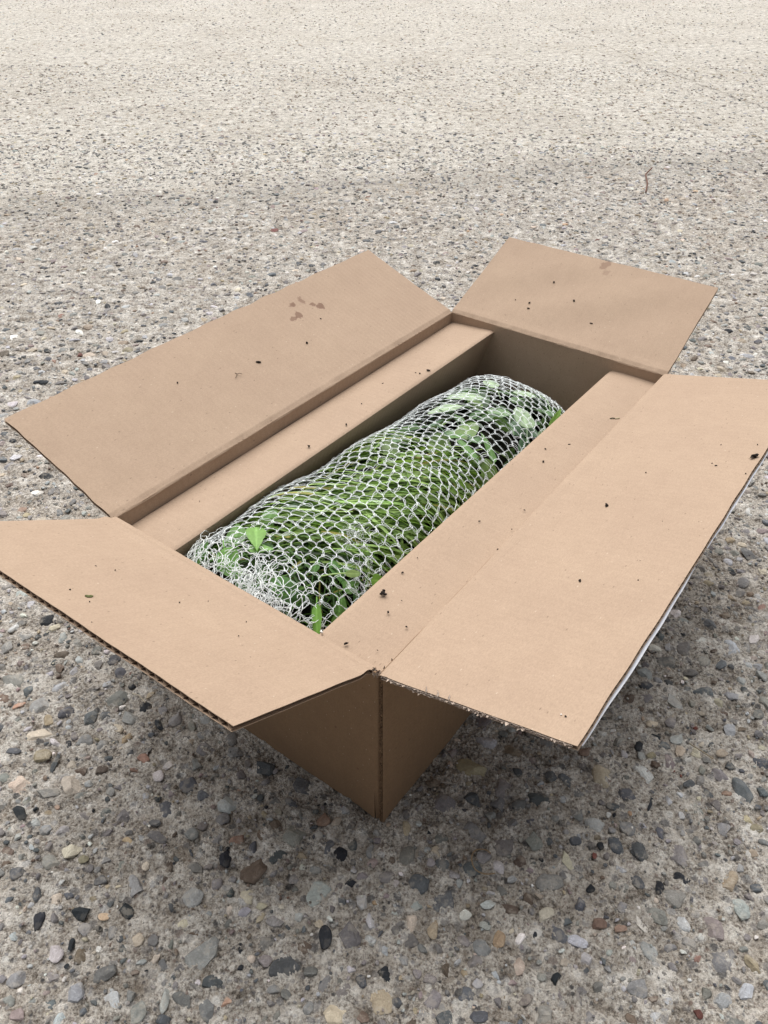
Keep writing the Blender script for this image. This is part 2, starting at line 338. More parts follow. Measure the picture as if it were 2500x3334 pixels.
STONES=[('black',-0.1377,0.3791,0.0091,0.0059,-83.0),('black',-0.2468,0.333,0.0092,0.0066,157.0),('black',-0.2811,0.3257,0.0089,0.0053,-88.0),('black',-0.3305,0.422,0.0105,0.0059,139.0),('black',-0.0469,0.3124,0.0102,0.0059,-90.0),('brown',-0.1104,0.3675,0.014,0.0102,-133.0),('white',-0.2593,0.3005,0.0085,0.0071,-73.0),('pale',-0.196,0.3117,0.0067,0.0053,-97.0),('slate',-0.0771,0.2915,0.0128,0.0084,-165.0),('greywhite',-0.2083,0.3547,0.0121,0.0068,115.0),('white',-0.2154,0.4627,0.0081,0.0064,132.0),('slate',-0.1304,0.2784,0.0088,0.0062,179.0),('grey',-0.0279,0.3155,0.0123,0.0099,96.0),('brown',-0.1844,0.3674,0.0111,0.0044,-95.0),('grey',-0.285,0.3764,0.0108,0.0078,146.0),('black',-0.2478,0.3071,0.005,0.0026,-88.0),('black',-0.1127,0.3049,0.0052,0.0022,95.0),('black',-0.2082,0.4383,0.0042,0.0033,153.0),('orange',-0.2995,0.429,0.0038,0.0028,146.0),('ochre',-0.2258,0.396,0.005,0.0034,167.0),('ochre',-0.2284,0.3293,0.0052,0.0036,164.0),('pale',-0.0356,0.2562,0.0096,0.0078,175.0),('greywhite',-0.1654,0.2675,0.0106,0.0043,-92.0),('grey',-0.1826,0.259,0.0099,0.0069,-108.0),('grey',-0.151,0.2675,0.0088,0.0052,153.0),('rust',-0.0546,0.4175,0.0072,0.0068,-149.0),('grey',-0.1723,0.4025,0.0085,0.0068,157.0),('grey',-0.2004,0.3989,0.0111,0.006,159.0),('slate',-0.1153,0.4718,0.0111,0.0098,145.0),('greywhite',-0.1437,0.4311,0.0106,0.009,151.0),('tan',0.0861,0.4732,0.0168,0.0124,154.0),('slate',-0.0748,0.4506,0.013,0.0092,122.0),('black',0.19,0.3915,0.0045,0.0036,-138.0),('black',0.1737,0.3534,0.0047,0.0037,-152.0),('slate',0.1684,0.3949,0.0075,0.0054,-155.0),('black',0.2316,0.3539,0.0067,0.0047,78.0),('grey',0.1326,0.3971,0.0098,0.0087,92.0),('ochre',0.093,0.3109,0.008,0.0052,-111.0),('brown',0.1214,0.3441,0.0059,0.0046,104.0),('greywhite',0.0873,0.3396,0.0076,0.0041,-178.0),('white',0.0668,0.3316,0.0057,0.0044,-155.0),('pale',0.0222,0.3251,0.0081,0.005,-102.0),('rust',0.1742,0.3224,0.0077,0.0057,-164.0),('rust',0.1917,0.3195,0.0056,0.0038,-168.0),('greywhite',0.276,0.2718,0.0085,0.0052,-138.0),('slate',0.0714,0.2549,0.0073,0.0049,-175.0),('grey',0.0713,0.2934,0.0065,0.0061,6.0),('black',0.1215,0.3152,0.0048,0.0025,89.0),('pale',0.142,0.2944,0.0044,0.0033,-165.0),('grey',0.195,0.2769,0.0091,0.0084,172.0),('pale',0.1326,0.3301,0.0093,0.006,-142.0),('grey',0.141,0.3576,0.0128,0.0103,-161.0),('pale',0.159,0.378,0.0103,0.0057,106.0),('pale',0.2063,0.4627,0.014,0.0104,83.0),('rust',0.1972,0.4919,0.0081,0.0062,-161.0),('black',0.2508,0.4971,0.0059,0.0039,-123.0),('slate',0.3363,0.446,0.0155,0.0079,98.0),('slate',0.2877,0.4562,0.0067,0.0044,-164.0),('maroon',0.1829,0.3829,0.0038,0.0025,88.0),('orange',0.2277,0.4245,0.0054,0.0041,-155.0),('white',0.2087,0.3238,0.0088,0.0039,113.0),('slate',0.1594,0.4626,0.0074,0.0069,116.0),('pale',0.0469,0.3861,0.0056,0.0049,97.0),('pale',0.1058,0.2916,0.0082,0.0051,-113.0),('grey',0.2254,0.3312,0.0093,0.0067,152.0),('black',0.2457,0.4344,0.0098,0.0021,-121.0),('maroon',0.2341,0.2576,0.0045,0.0036,121.0),('greywhite',0.1551,0.3091,0.0088,0.006,167.0),('grey',-0.2598,0.5314,0.0111,0.0085,132.0),('black',-0.2269,0.5225,0.008,0.0038,123.0),('grey',-0.2111,0.5315,0.0105,0.0087,-125.0),('black',-0.2665,0.5727,0.0045,0.004,117.0),('slate',-0.325,0.5396,0.0098,0.0069,-143.0),('brown',-0.2877,0.4682,0.0076,0.0049,166.0),('tan',-0.3329,0.4828,0.0112,0.0094,-150.0),('slate',-0.3159,0.4769,0.011,0.0035,-91.0),('grey',-0.3131,0.4443,0.0123,0.0063,173.0),('pale',-0.2945,0.4526,0.0136,0.0089,123.0),('white',-0.3238,0.5011,0.0075,0.0035,144.0),('slate',-0.2943,0.6109,0.0096,0.0081,-167.0),('brown',-0.3507,0.5986,0.0065,0.0047,134.0),('grey',-0.1796,0.4757,0.0086,0.0063,113.0),('slate',-0.3636,0.4895,0.0102,0.0044,-178.0),('rust',-0.2321,0.4815,0.0076,0.0059,153.0),('pale',-0.2676,0.5185,0.0077,0.0059,139.0),('pale',-0.377,0.6595,0.0071,0.0059,-146.0),('white',-0.3053,0.6225,0.005,0.0035,162.0),('white',0.4187,0.6454,0.0118,0.0061,-135.0),('greywhite',0.3883,0.6282,0.0127,0.0092,87.0),('grey',0.3104,0.6107,0.012,0.0095,165.0),('grey',0.3503,0.6116,0.0098,0.008,58.0),('slate',0.3668,0.6043,0.0089,0.006,53.0),('grey',0.3346,0.6306,0.0133,0.0093,53.0),('greywhite',0.3645,0.5609,0.0083,0.0062,169.0),('greywhite',0.2921,0.5078,0.0097,0.0069,-159.0),('greywhite',0.3465,0.5167,0.0097,0.0068,42.0),('pale',0.3298,0.4901,0.0069,0.0044,-165.0),('grey',0.4278,0.7212,0.0097,0.0068,-140.0),('black',0.4309,0.7537,0.0057,0.0038,-161.0),('pale',0.289,0.4913,0.0074,0.0062,80.0),('greywhite',0.3169,0.6314,0.007,0.0045,62.0),('brown',0.3978,0.6802,0.0086,0.006,-154.0),('black',-0.4703,2.331,0.0179,0.0101,104.0),('slate',-0.5216,2.3053,0.0177,0.01,106.0),('slate',-0.2855,1.6484,0.0154,0.0084,101.0),('white',-0.8508,1.9487,0.0172,0.0113,127.0),('black',-0.5727,1.5934,0.0118,0.0061,111.0),('white',-0.5984,1.611,0.0121,0.0072,115.0),('black',-0.6258,1.3806,0.0101,0.0067,126.0),('white',-0.5927,1.4622,0.0122,0.0077,120.0),('slate',-0.3717,1.7112,0.0094,0.0077,122.0),('greywhite',-0.5902,1.8966,0.0217,0.007,106.0),('slate',-0.198,1.84,0.0101,0.0078,102.0),('brown',-0.4072,2.5574,0.0139,0.0092,103.0)]
DIST = {0:('smooth black stone, rounded oval, alone in the concrete left of the box corner','black'),}
def stone_cols(names, g):
    c = np.array([KINDS[n] for n in names]); c = c*g.uniform(.66,1.25,(len(c),1))*g.uniform(.95,1.05,(len(c),3)); return c
# labels for the stones that can be told apart
SLAB = {
 2: 'upright angular black stone at lower left of the photo, beside a bigger blunt black stone',
 1: 'big blunt black brown stone at lower left, largest of the dark stones there',
 3: 'black angular stone near the left edge of the ground, halfway below the front flap',
 0: 'almond shaped black stone left of the big brown lump, below the box corner',
 4: 'smooth oval black pebble standing upright at bottom middle, beside a broad grey slab stone',
 5: 'big smooth brown lump of stone set in the concrete below left of the box corner',
 6: 'white quartz stone at lower left, tall and chipped, below the black stones',
 8: 'large slate triangle stone at the bottom, left of the oval black pebble',
 9: 'grey stone with a white cap at lower left, beside the brown stick like stone',
 10: 'round white stone in the concrete straight below the front flap',
 25: 'rusty brown squarish stone just below the bottom corner of the box',
 28: 'dark slate stone close under the near wall of the box',
 30: 'large tan stone in the shade below the right flap, near the box wall',
 37: 'ochre orange pebble with pale back, bottom middle of the ground',
 33: 'round black pebble next to a yellowish one, lower right ground',
 32: 'small black pebble above the red maroon chip, lower right ground',
 53: 'large pale yellowish stone on the ground below the corner of the right flap',
 54: 'reddish brown pebble lying under the tip of the right flap',
 56: 'long slanting slate grey stone at the right edge of the ground',
 58: 'small maroon red chip of stone in the lower right ground',
 44: 'light blue grey stone, clean and raised, near the bottom right corner',
 55: 'small blue black stone right of the tip of the right flap',
 42: 'rust orange round stone in the lower right ground, larger of a pair',
 43: 'rust orange stone, smaller of a pair, lower right ground',
}
KEYED = {i:i for i in SLAB}
def one_stone(rec, g, k):
    n,x,y,a,b,an = rec
    base, F = (P3R if n in ('black','ochre') and g.random()<.6 else P3)[k % 8], ICO3[1]
    V = base.copy(); sp = np.abs(V[:,:2]).max(axis=0); V[:,:2] /= sp
    V = V*np.array([a, b, min(a,b)*.95]); z = .0012 - V[:,2].max()*.45
    t = radians(an); R = np.array([[cos(t),-sin(t),0],[sin(t),cos(t),0],[0,0,1]])
    return V@R.T, F, z
def build_stones():
    g = np.random.default_rng(21)
    placed = [(s[1],s[2],max(s[3],s[4])) for s in STONES]
    cell = .03; H = {}
    def key(x,y): return (int(math.floor(x/cell)), int(math.floor(y/cell)))
    for p in placed: H.setdefault(key(p[0],p[1]), []).append(p)
    def ok(x,y,r,k=.80):
        cx,cy = key(x,y)
        for i in (-1,0,1):
            for j in (-1,0,1):
                for (a,b,c) in H.get((cx+i,cy+j),()):
                    if (a-x)**2+(b-y)**2 < ((c+r)*k)**2: return False
        return True
    mb = MB()
    # individually known stones: the nameable ones stand alone, the rest join the bed of stones
    for i, s in enumerate(STONES):
        V,F,z = one_stone(s, g, i)
        c = stone_cols([s[0]], g)[0]
        if i in SLAB:
            o = mesh_obj('stone', V, None, F, M['stone_clean'], smooth=(s[0] in ('black','brown') and i%2==0), col=np.tile(c,(len(V),1)), loc=(s[1],s[2],z+.0006))
            tag(o, SLAB[i], 'stone', 'stones that stand out in the concrete')
        else: mb.add(V+np.array([s[1],s[2],z]), None, F, col=np.tile(c,(len(V),1)))
    # random bed: (count tries, rmin, rmax, y range)
    def sector(n, y0, y1):
        y = np.exp(g.uniform(np.log(y0*1.0), np.log(y1), n*3)) if y1/y0 > 8 else g.uniform(y0,y1,n*3)
        wd = .16+.57*y; x = g.uniform(-1,1,n*3)*wd
        return x, y
    specs = [(1000,.0085,.018,.12,1.4),(3000,.0055,.0095,.12,1.4),(4500,.003,.0058,.12,1.35),(3500,.0014,.0031,.12,.95),
             (4200,.0065,.015,1.4,3.2),(8500,.0035,.0068,1.35,3.0),(6500,.005,.012,2.9,4.8),(8000,.006,.015,4.3,9.0)]
    for (n,r0,r1,y0,y1) in specs:
        # uniform density over the widening sector
        y = g.uniform(0,1,n*2); A,B = .16,.57
        w0 = lambda v: A*v+B*v*v/2
        tgt = w0(y0)+y*(w0(y1)-w0(y0)); yy = (-A+np.sqrt(A*A+2*B*tgt))/B
        xx = g.uniform(-1,1,n*2)*(A+B*yy); rr = r0*(r1/r0)**(g.uniform(0,1,n*2)**1.6)
        cnt = 0; S=[]
        for x,y_,r in zip(xx,yy,rr):
            # footprint of the box stays free of standing stones
            dx,dy = x-NB[0], y_-NB[1]; lv = dx*cos(RZ)+dy*sin(RZ); lu = -dx*sin(RZ)+dy*cos(RZ)
            if -.002-r < lv < .617+r and -.002-r < lu < .326+r: continue
            if r > .0016 and not ok(x,y_,r): continue
            if r > .0025: H.setdefault(key(x,y_), []).append((x,y_,r))
            S.append((x,y_,r)); cnt += 1
            if cnt >= n: break
        S = np.array(S); m = len(S)
        names = g.choice(KN, m, p=KP/KP.sum())
        if y0 >= 2.8: names = g.choice(['grey','slate','brown','pale','greywhite','tan'], m, p=[.22,.07,.13,.27,.18,.13])
        C = stone_cols(names, g)
        bigs = r1 > .009 and y1 < 2
        protos = P3 if bigs else P2; F = ICO3[1] if bigs else ICO2[1]
        pid = g.integers(0,len(protos),m); yaw = g.uniform(0,2*pi,m); asp = g.uniform(.55,1.0,m)
        PV = np.array(protos)[pid]; nv = PV.shape[1]
        sx = S[:,2]; PV = PV*np.stack([sx, sx*asp, sx*g.uniform(.6,1.0,m)],-1)[:,None,:]
        tilt = g.normal(0,.22,m); ct,s_ = np.cos(tilt)[:,None],np.sin(tilt)[:,None]
        y1_ = PV[...,1]*ct-PV[...,2]*s_; z1_ = PV[...,1]*s_+PV[...,2]*ct
        cy_,sy_ = np.cos(yaw)[:,None],np.sin(yaw)[:,None]
        X = PV[...,0]*cy_-y1_*sy_+S[:,0:1]; Y = PV[...,0]*sy_+y1_*cy_+S[:,1:2]
        top = z1_.max(axis=1)
        prot = g.uniform(-.0010,.0011,m) + np.where(S[:,2]<.0032, .0004, 0)
        if y0 >= 2.8: prot = g.uniform(-.0005,.001,m)
        Z = z1_ + (prot + .0006 - top*.62 )[:,None]
        V = np.stack([X,Y,Z],-1).reshape(-1,3)
        FF = (F[None]+ (np.arange(m)*nv)[:,None,None]).reshape(-1,3)
        mb.add(V, None, FF, col=np.repeat(C, nv, axis=0))
    o = mb.build('embedded_gravel', M['stone'], smooth=False); tag(o, kind='stuff', label='grey, tan and white stones exposed in the worn concrete', cat='gravel')
NB = (-.0034, .4138, 0.0); RZ = radians(53.432)
build_stones()
# a crack wandering across the pale slab far behind the box is cut as a shallow dark groove
def crack(pts, wd, name='crack'):
    P = np.array(pts, float); t = np.linspace(0,len(P)-1,160); X = np.interp(t, np.arange(len(P)), P[:,0]); Y = np.interp(t, np.arange(len(P)), P[:,1])
    g = np.random.default_rng(5); k = np.cumsum(g.normal(0,.006,160)); k -= np.linspace(k[0],k[-1],160)
    X += k; Y += np.roll(k,40)*1.5; W = wd*(.4+.6*np.abs(wob(t[:,None].repeat(3,1),3)))
    V = np.concatenate([np.stack([X,Y-W,np.full(160,.0035)],-1), np.stack([X,Y+W,np.full(160,.0035)],-1)])
    o = mesh_obj(name, V, np.stack([np.arange(159),np.arange(1,160),np.arange(161,320),np.arange(160,319)],-1), None, M['crackdirt']); tag(o, kind='structure')
M['crackdirt'] = plain('dirt_in_crack', (.12,.10,.08), .95, .1, 60, .5)
crack([(1.00,9.2),(1.06,8.4),(1.22,6.6),(1.28,6.1),(1.43,5.05),(1.52,4.3),(1.62,3.7),(1.9,3.2)], .014)

# ================================================================== THE CARDBOARD BOX
A3 = lambda *a: np.array(a, float)
TH = .0040; LIN = .00035
def sheet(mb, Pm, N, d0, d1, uv):
    """closed thin sheet between offsets d0 and d1 below the surface Pm (a,b,3)"""
    a,b,_ = Pm.shape
    top = Pm-N*d0; bot = Pm-N*d1; V = np.concatenate([top.reshape(-1,3), bot.reshape(-1,3)])
    q = [grid_faces(a,b), grid_faces(a,b,a*b,True)]
    i = np.arange(a*b).reshape(a,b); o = a*b; UV2 = np.concatenate([uv.reshape(-1,2)]*2)
    mb.add(V, np.concatenate(q), uv=UV2)
    for e in (i[0], i[-1], i[:,0], i[:,-1]):      # rim faces keep their own vertices so the edge stays crisp
        k = len(e); mb.add(np.concatenate([V[e],V[e+o]]), np.stack([np.arange(k-1),np.arange(1,k),np.arange(k+1,2*k),np.arange(k,2*k-1)],-1), uv=np.concatenate([UV2[e]]*2))
def normals(Pm, up):
    ds = np.gradient(Pm, axis=0); dt = np.gradient(Pm, axis=1); n = np.cross(ds, dt); n /= np.linalg.norm(n,axis=2,keepdims=True)
    c = n.reshape(-1,3).mean(0)
    return n if c@up > 0 else -n
def board(name, surf, up, parent, mat, ns=90, nt=40, pitch=.0078, flutes='t', label=None, extra=None):
    """surf(s,t)->points of the INNER/upper liner for s,t in 0..1; flutes run along t (or along s)"""
    s,t = np.meshgrid(np.linspace(0,1,ns), np.linspace(0,1,nt), indexing='ij'); Pm = surf(s,t); N = normals(Pm, A3(*up))
    ls = np.linalg.norm(Pm[-1,nt//2]-Pm[0,nt//2]); lt = np.linalg.norm(np.diff(Pm[ns//2],axis=0),axis=1).sum()
    uvf = lambda s,t: np.stack([s*ls, t*lt],-1) if flutes=='t' else np.stack([t*lt, s*ls],-1)
    mb = MB(); sheet(mb, Pm, N, 0, LIN, uvf(s,t)); sheet(mb, Pm, N, TH-LIN, TH, uvf(s,t))
    if flutes == 't': k = int(ls/pitch*10); s2,t2 = np.meshgrid(np.linspace(0,1,k), np.linspace(.0008,.9992,nt), indexing='ij'); ph = s2*ls/pitch*2*pi
    else: k = int(lt/pitch*10); s2,t2 = np.meshgrid(np.linspace(.0008,.9992,ns), np.linspace(0,1,k), indexing='ij'); ph = t2*lt/pitch*2*pi
    P2_ = surf(s2,t2); N2 = normals(P2_, A3(*up)); d = TH/2 + (TH/2-LIN*1.3)*np.sin(ph + .35*np.sin(ph*.13))
    mb.add((P2_-N2*d[...,None]).reshape(-1,3), grid_faces(*P2_.shape[:2]), uv=uvf(s2,t2).reshape(-1,2))
    if extra: extra(mb, Pm, N)
    o = mb.build(name, mat, parent)
    if label: o['label'] = label
    return o
def bil(A,B,A2,B2):
    A,B,A2,B2 = map(np.asarray,(A,B,A2,B2))
    return lambda s,t: (A*((1-s)*(1-t))[...,None] + B*(s*(1-t))[...,None] + A2*((1-s)*t)[...,None] + B2*(s*t)[...,None])
box = empty('cardboard_box', NB, RZ, label='open brown corrugated cardboard box with four flaps folded out, standing on the concrete', cat='box')
cN,cL,cF,cR = A3(.001,-.0025,.1962), A3(.0042,.3233,.1962), A3(.6143,.3308,.1962), A3(.6076,.0073,.1962)
def flap(name, A,B,A2,B2, seed, mat, label, bow=.0, crease=.0015, ragged=.0006, dip=.0012, lip=.003, ridge=.0003, **k):
    f = bil(A,B,A2,B2); n = np.cross(B-A, A2-A); n /= np.linalg.norm(n); n = n if n[2]>0 else -n
    e = (B-A)/np.linalg.norm(B-A); o = (A2-A)/np.linalg.norm(A2-A)
    L = np.linalg.norm(A2-A)
    oh = o*A3(1,1,0); oh /= np.linalg.norm(oh); T0 = .07
    def surf(s,t):
        tr = t; li = np.clip(1-t/T0,0,1); t = np.clip((t-T0)/(1-T0),0,1)
        P = f(s,t); d = t*L
        w_ = wob(np.stack([s*3,t*1.3,s*0],-1), 1.6, seed, 4)*.0016*np.sin(pi*np.clip(t,0,1))*np.sin(pi*s)**.5
        w_ = w_ + bow*np.sin(pi*s)*t
        # scored hinge: liner rolls over and wrinkles
        w_ = w_ + ridge*np.exp(-((d-.0022)/.0013)**2) + crease*np.exp(-((d-.007)/.005)**2) - dip*np.exp(-(d/.0022)**2)*(1+.6*wob(np.stack([s*60,s*0,s*0],-1),1.0,seed+2,3))
        P = P + n*w_[...,None]
        P = P + o*(ragged*wob(np.stack([s*9,s*0,s*0],-1),3.0,seed+1,5)*t)[...,None] + e*(ragged*.6*wob(np.stack([t*5,t*0,s*0],-1),3.0,seed+3,5)*(1-2*s))[...,None]
        P = P - oh*(lip*li)[...,None] - A3(0,0,1)*(.0022*li**2)[...,None]      # inner liner rolls over the top of the wall
        return P
    o_ = board(name, surf, (0,0,1), box, mat, label=label, ns=120, nt=60, **k); o_['_'] = 1; del o_['_']; return o_, surf
fo = .0006
flapN,sN = flap('flap', A3(.000,.0072,.1968), A3(.0042,.3205,.1968), A3(-.1408,.0001,.2793), A3(-.1455,.3205,.2839), 1, M['card'], 'short flap nearest the camera, its fluted edge showing', crease=.0022, ragged=.0004, dip=-.0002, lip=.0056)
flapL,sL = flap('flap', cL+A3(.002,0,0), cF-A3(.002,0,0), A3(.0073,.4748,.2502), A3(.6144,.4818,.2533), 2, M['card_stained'], 'long left flap with dark damp stains', crease=.0003, ragged=.0012, bow=.0015, lip=.0028, ridge=.0009)
flapF,sF = flap('flap', cF-A3(0,.001,0), cR+A3(0,.001,0), A3(.7627,.3272,.2635), A3(.755,.0095,.2611), 3, M['card_far'], 'short far flap standing out behind the box', crease=.0005, ragged=.0005, lip=.0022, ridge=.0009)
flapR,sR = flap('flap', cN+A3(0,-.001,0), cR+A3(0,0,0), A3(.0004,-.1572,.2348), A3(.607,-.1483,.2349), 4, M['card'], 'long right flap with ragged torn end', crease=.0003, ragged=.0005, dip=-.0002, lip=.0050, ridge=.0008)

# walls: outer liner faces, board thickness inwards
def wall(A,B,out,seed,label,mat,bulge=.001,z1=.1955,crumple=0.0):
    A=np.array(A,float); B=np.array(B,float); out=A3(*out)
    def surf(s,t):       # this is the OUTER face; t runs upward
        P = A*(1-s)[...,None]+B*s[...,None]; P = P.copy(); P[...,2] = t*z1
        w_ = bulge*np.sin(pi*s)*np.sin(pi*t) + .0005*wob(P,26,seed,4)*np.clip(s*20,0,1)
        if crumple:
            m = np.clip(1-P[...,2]/.045,0,1)*np.exp(-(s*np.linalg.norm(B-A)/.05)**2)
            w_ = w_ - crumple*m*np.clip(s*12,.0,1)*(.5+.5*np.abs(wob(P,140,seed+1,4)))
        return P + out*w_[...,None]
    return board('wall', surf, tuple(out), box, mat, ns=110, nt=60, flutes='t', label=label)
wall((.001,.0066,0),(.0042,.3233,0),(-1,0,0),1,'short near wall',M['card_wall_shaded'],.001,.1955,.0035)
wall((.0014,-.0025,0),(.6076,.0050,0),(0,-1,0),2,'long right wall',M['card_wall_shaded'],.0015,.1950,.003)
wall((.0042,.3250,0),(.6143,.3325,0),(0,1,0),3,None,M['card'],.001,.1945)
wall((.6165,.3308,0),(.6100,.0073,0),(1,0,0),4,None,M['card'],.001,.1945)
# rounded fold of the near corner (the glued joint), its cut edge showing torn fluting
def corner_fold():
    mb = MB(); k = 10; ph = np.linspace(0,pi/2,k); r = .0065; z = np.linspace(0,.1952,60)
    Z,Ph = np.meshgrid(z,ph,indexing='ij')
    sq = 1+.0*Z
    dent = .0018*np.clip(1-Z/.04,0,1)*(1+wob(np.stack([Z*0,Ph*.3,Z],-1),120,3,3))
    X = .0010+.0026*(1-np.cos(Ph))+dent; Y = .0068-.0050*np.sin(Ph)
    Pm = np.stack([X,Y,Z],-1); N = normals(Pm, A3(-1,-.4,0)); sheet(mb, Pm, N, 0, .0012, np.stack([Ph*r,Z],-1))
    # torn medium between the liners
    n = 150; zz = np.linspace(.001,.194,n); zg = (np.arange(n)%3-1)*.0013
    g = np.random.default_rng(8); zg = zg*g.uniform(.4,1.2,n)
    for off in (.0000,.0009):
        a = np.stack([np.full(n,.0004+off)+g.normal(0,.0002,n), -.0006+zg*1.0, zz],-1); b = a+np.stack([np.full(n,.006),np.zeros(n),g.normal(0,.0015,n)],-1)
        mb.add(np.concatenate([a,b]), np.stack([np.arange(n-1),np.arange(1,n),np.arange(n+1,2*n),np.arange(n,2*n-1)],-1))
    o = mb.build('corner_fold', M['card_wall_shaded'], box); o['label']='near corner fold with a torn fluted seam'
corner_fold()
# ragged torn paper along the end of the long right flap and at the corner notch
def torn(surf, mb, s0, along, t0, t1, n, wd, g):
    t = np.linspace(t0,t1,n); s = np.full(n,s0) if along=='t' else t; tt = t if along=='t' else np.full(n,s0)
    P = surf(s[:,None],tt[:,None])[:,0]
    for lay in range(3):
        w_ = wd*np.abs(g.normal(0,1,n))*(g.random(n)<.16); zd = -.0008-.0011*lay+g.normal(0,.0003,n)
        a = P+np.stack([np.full(n,.002),np.zeros(n),zd],-1); b = P+np.stack([-w_-.0004,g.normal(0,.0004,n),zd-g.uniform(0,.0010,n)],-1)
        mb.add(np.concatenate([a,b]), np.stack([np.arange(n-1),np.arange(1,n),np.arange(n+1,2*n),np.arange(n,2*n-1)],-1))
g5 = np.random.default_rng(17); tm = MB(); torn(sR, tm, 0.0, 't', .03, .98, 140, .0014, g5)
# curled scraps of liner standing at the edge
for t_ in (.30,.36,.42):
    P = sR(np.array([[.004]]),np.array([[t_]]))[0,0]
    n=7; a=np.linspace(0,1,n); X = P+np.stack([-.003+.004*a, (a-.5)*g5.uniform(.001,.003)+g5.normal(0,.0005,n), -.0005+.0022*np.sin(a*pi)*g5.uniform(.3,1)],-1)
    tm.add(np.concatenate([X,X+A3(.0012,.0015,.0008)*g5.uniform(.5,1.3)]), np.stack([np.arange(n-1),np.arange(1,n),np.arange(n+1,2*n),np.arange(n,2*n-1)],-1))
o = tm.build('torn_edge', M['torn'], flapR, smooth=False)
# crushed board in the notch between near flap and right flap
def notch():
    mb = MB(); g = np.random.default_rng(31)
    c = [A3(.001+.0022*i, .0075-.0016*i, .1955+.0006*(i%2)) for i in range(5)]
    for i in range(26):
        p = A3(g.uniform(-.001,.034), 0, .1935); p[1] = -.0005+ (.0065*(1-p[0]/.034))*g.uniform(.1,1)
        a = g.uniform(0,2*pi); l = g.uniform(.0012,.0030); d = A3(cos(a),sin(a),g.uniform(-.3,.4))*l; h = A3(g.normal(0,.0003),g.normal(0,.0003),-.0035)
        mb.add([p,p+d,p+d+h,p+h],[[0,1,2,3]])
    # knob of bent liner at the corner
    k=9; a=np.linspace(0,pi,k); X=np.stack([.0005+.0015*np.sin(a*3),.0008+.0075*a/pi,.1962+.0012*np.sin(a*2.5)],-1)
    for dx in (-.0012,.0004,.0018): mb.add(np.concatenate([X+A3(dx,0,0),X+A3(dx+.0016,0,-.0026)]), np.stack([np.arange(k-1),np.arange(1,k),np.arange(k+1,2*k),np.arange(k,2*k-1)],-1))
    o = mb.build('torn_corner', M['torn'], box, smooth=False)
notch()
# shipping label and tape wrapped under the outer edge of the long right flap
def under_strip(name, s0, s1, w0, mat, label, seed):
    n=60; s=np.linspace(s0,s1,n); P=sR(s[:,None],np.full((n,1),1.0))[:,0]
    w_ = w0*(np.sin(np.linspace(0.06,1,n)*pi*.97)**.35)*(1+.12*wob(np.stack([s*40,s*0,s*0],-1),1.0,seed,4))
    rows=[]
    for k in range(6):
        f=k/5; rows.append(P+np.stack([s*0, .012-f*(.012+w_*.9), -TH-.0006-f*(.0012)-w_*.55*f**2],-1))
    Pm=np.stack(rows,1); mb=MB(); sheet(mb,Pm,normals(Pm,A3(0,0,1)),0,.0003,np.zeros((n,6,2)))
    o=mb.build(name,mat,flapR); o['label']=label
under_strip('label_strip', .42,.785,.0024,M['paper'],'white paper label edge sticking out under the flap',3)
under_strip('label_strip', .012,.37,.0027,M['paper'],'grey white label edge near the corner of the flap',5)
under_strip('tape', .30,.985,.0010,M['tape'],'greyish tape along the flap edge',7)

# ---- folded cardboard inserts along both long sides
def insert(outerN, innerN, outerF, innerF, down, label, seed, sgn):
    base = A3((outerN[0]+outerF[0])/2, (outerN[1]+outerF[1])/2, 0)
    ob = empty('cardboard_insert', tuple(Matrix.Rotation(RZ,3,'Z')@Vector(base)+Vector(NB)), RZ, label=label, cat='cardboard insert', group='folded cardboard inserts inside the box')
    oN,iN,oF,iF = map(lambda p: A3(*p)-base,(outerN,innerN,outerF,innerF))
    def top(s,t):
        P = bil(oN,oF,iN,iF)(s,t)
        P = P.copy(); P[...,2] += .0012*wob(np.stack([s*4,t*1,s*0],-1),1.5,seed,3)*np.sin(pi*t) - .0018*np.clip((t-.93)/.07,0,1)**2 - .0012*np.clip((.06-t)/.06,0,1)**2
        P[...,2] -= .001*np.clip((s-.975)/.025,0,1)**2*np.clip((t-.85)/.15,0,1)
        return P
    board('top_panel', top, (0,0,1), ob, M['card'], ns=110, nt=40)
    def side(s,t):
        a = (iN*(1-s)[...,None]+iF*s[...,None]).copy(); a[...,2] = a[...,2]-.0022 - t*(a[...,2]-.025)
        a[...,1] += sgn*((.055 if sgn>0 else .016)*t + .0015*wob(np.stack([s*5,t*2,s*0],-1),1.4,seed+2,3)*t)
        return a
    board('side_panel', side, (0,-sgn,0), ob, M['card'], ns=110, nt=40)
    return ob
insert((.0052,.3205,.1775),(.0052,.2548,.1800),(.6125,.3285,.1800),(.6120,.2573,.1862),0,'folded cardboard ledge inside the left side of the box',1,1)
insert((.0052,.0019,.1790),(.0052,.0763,.1800),(.6075,.0098,.1805),(.6085,.0812,.1799),0,'folded cardboard ledge inside the right side of the box',5,-1)
bot = MB(); bot.add([(.006,.003,.0035),(.609,.003,.0035),(.609,.326,.0035),(.006,.326,.0035)],[[0,1,2,3]]); bot.build('bottom', M['card'], box)
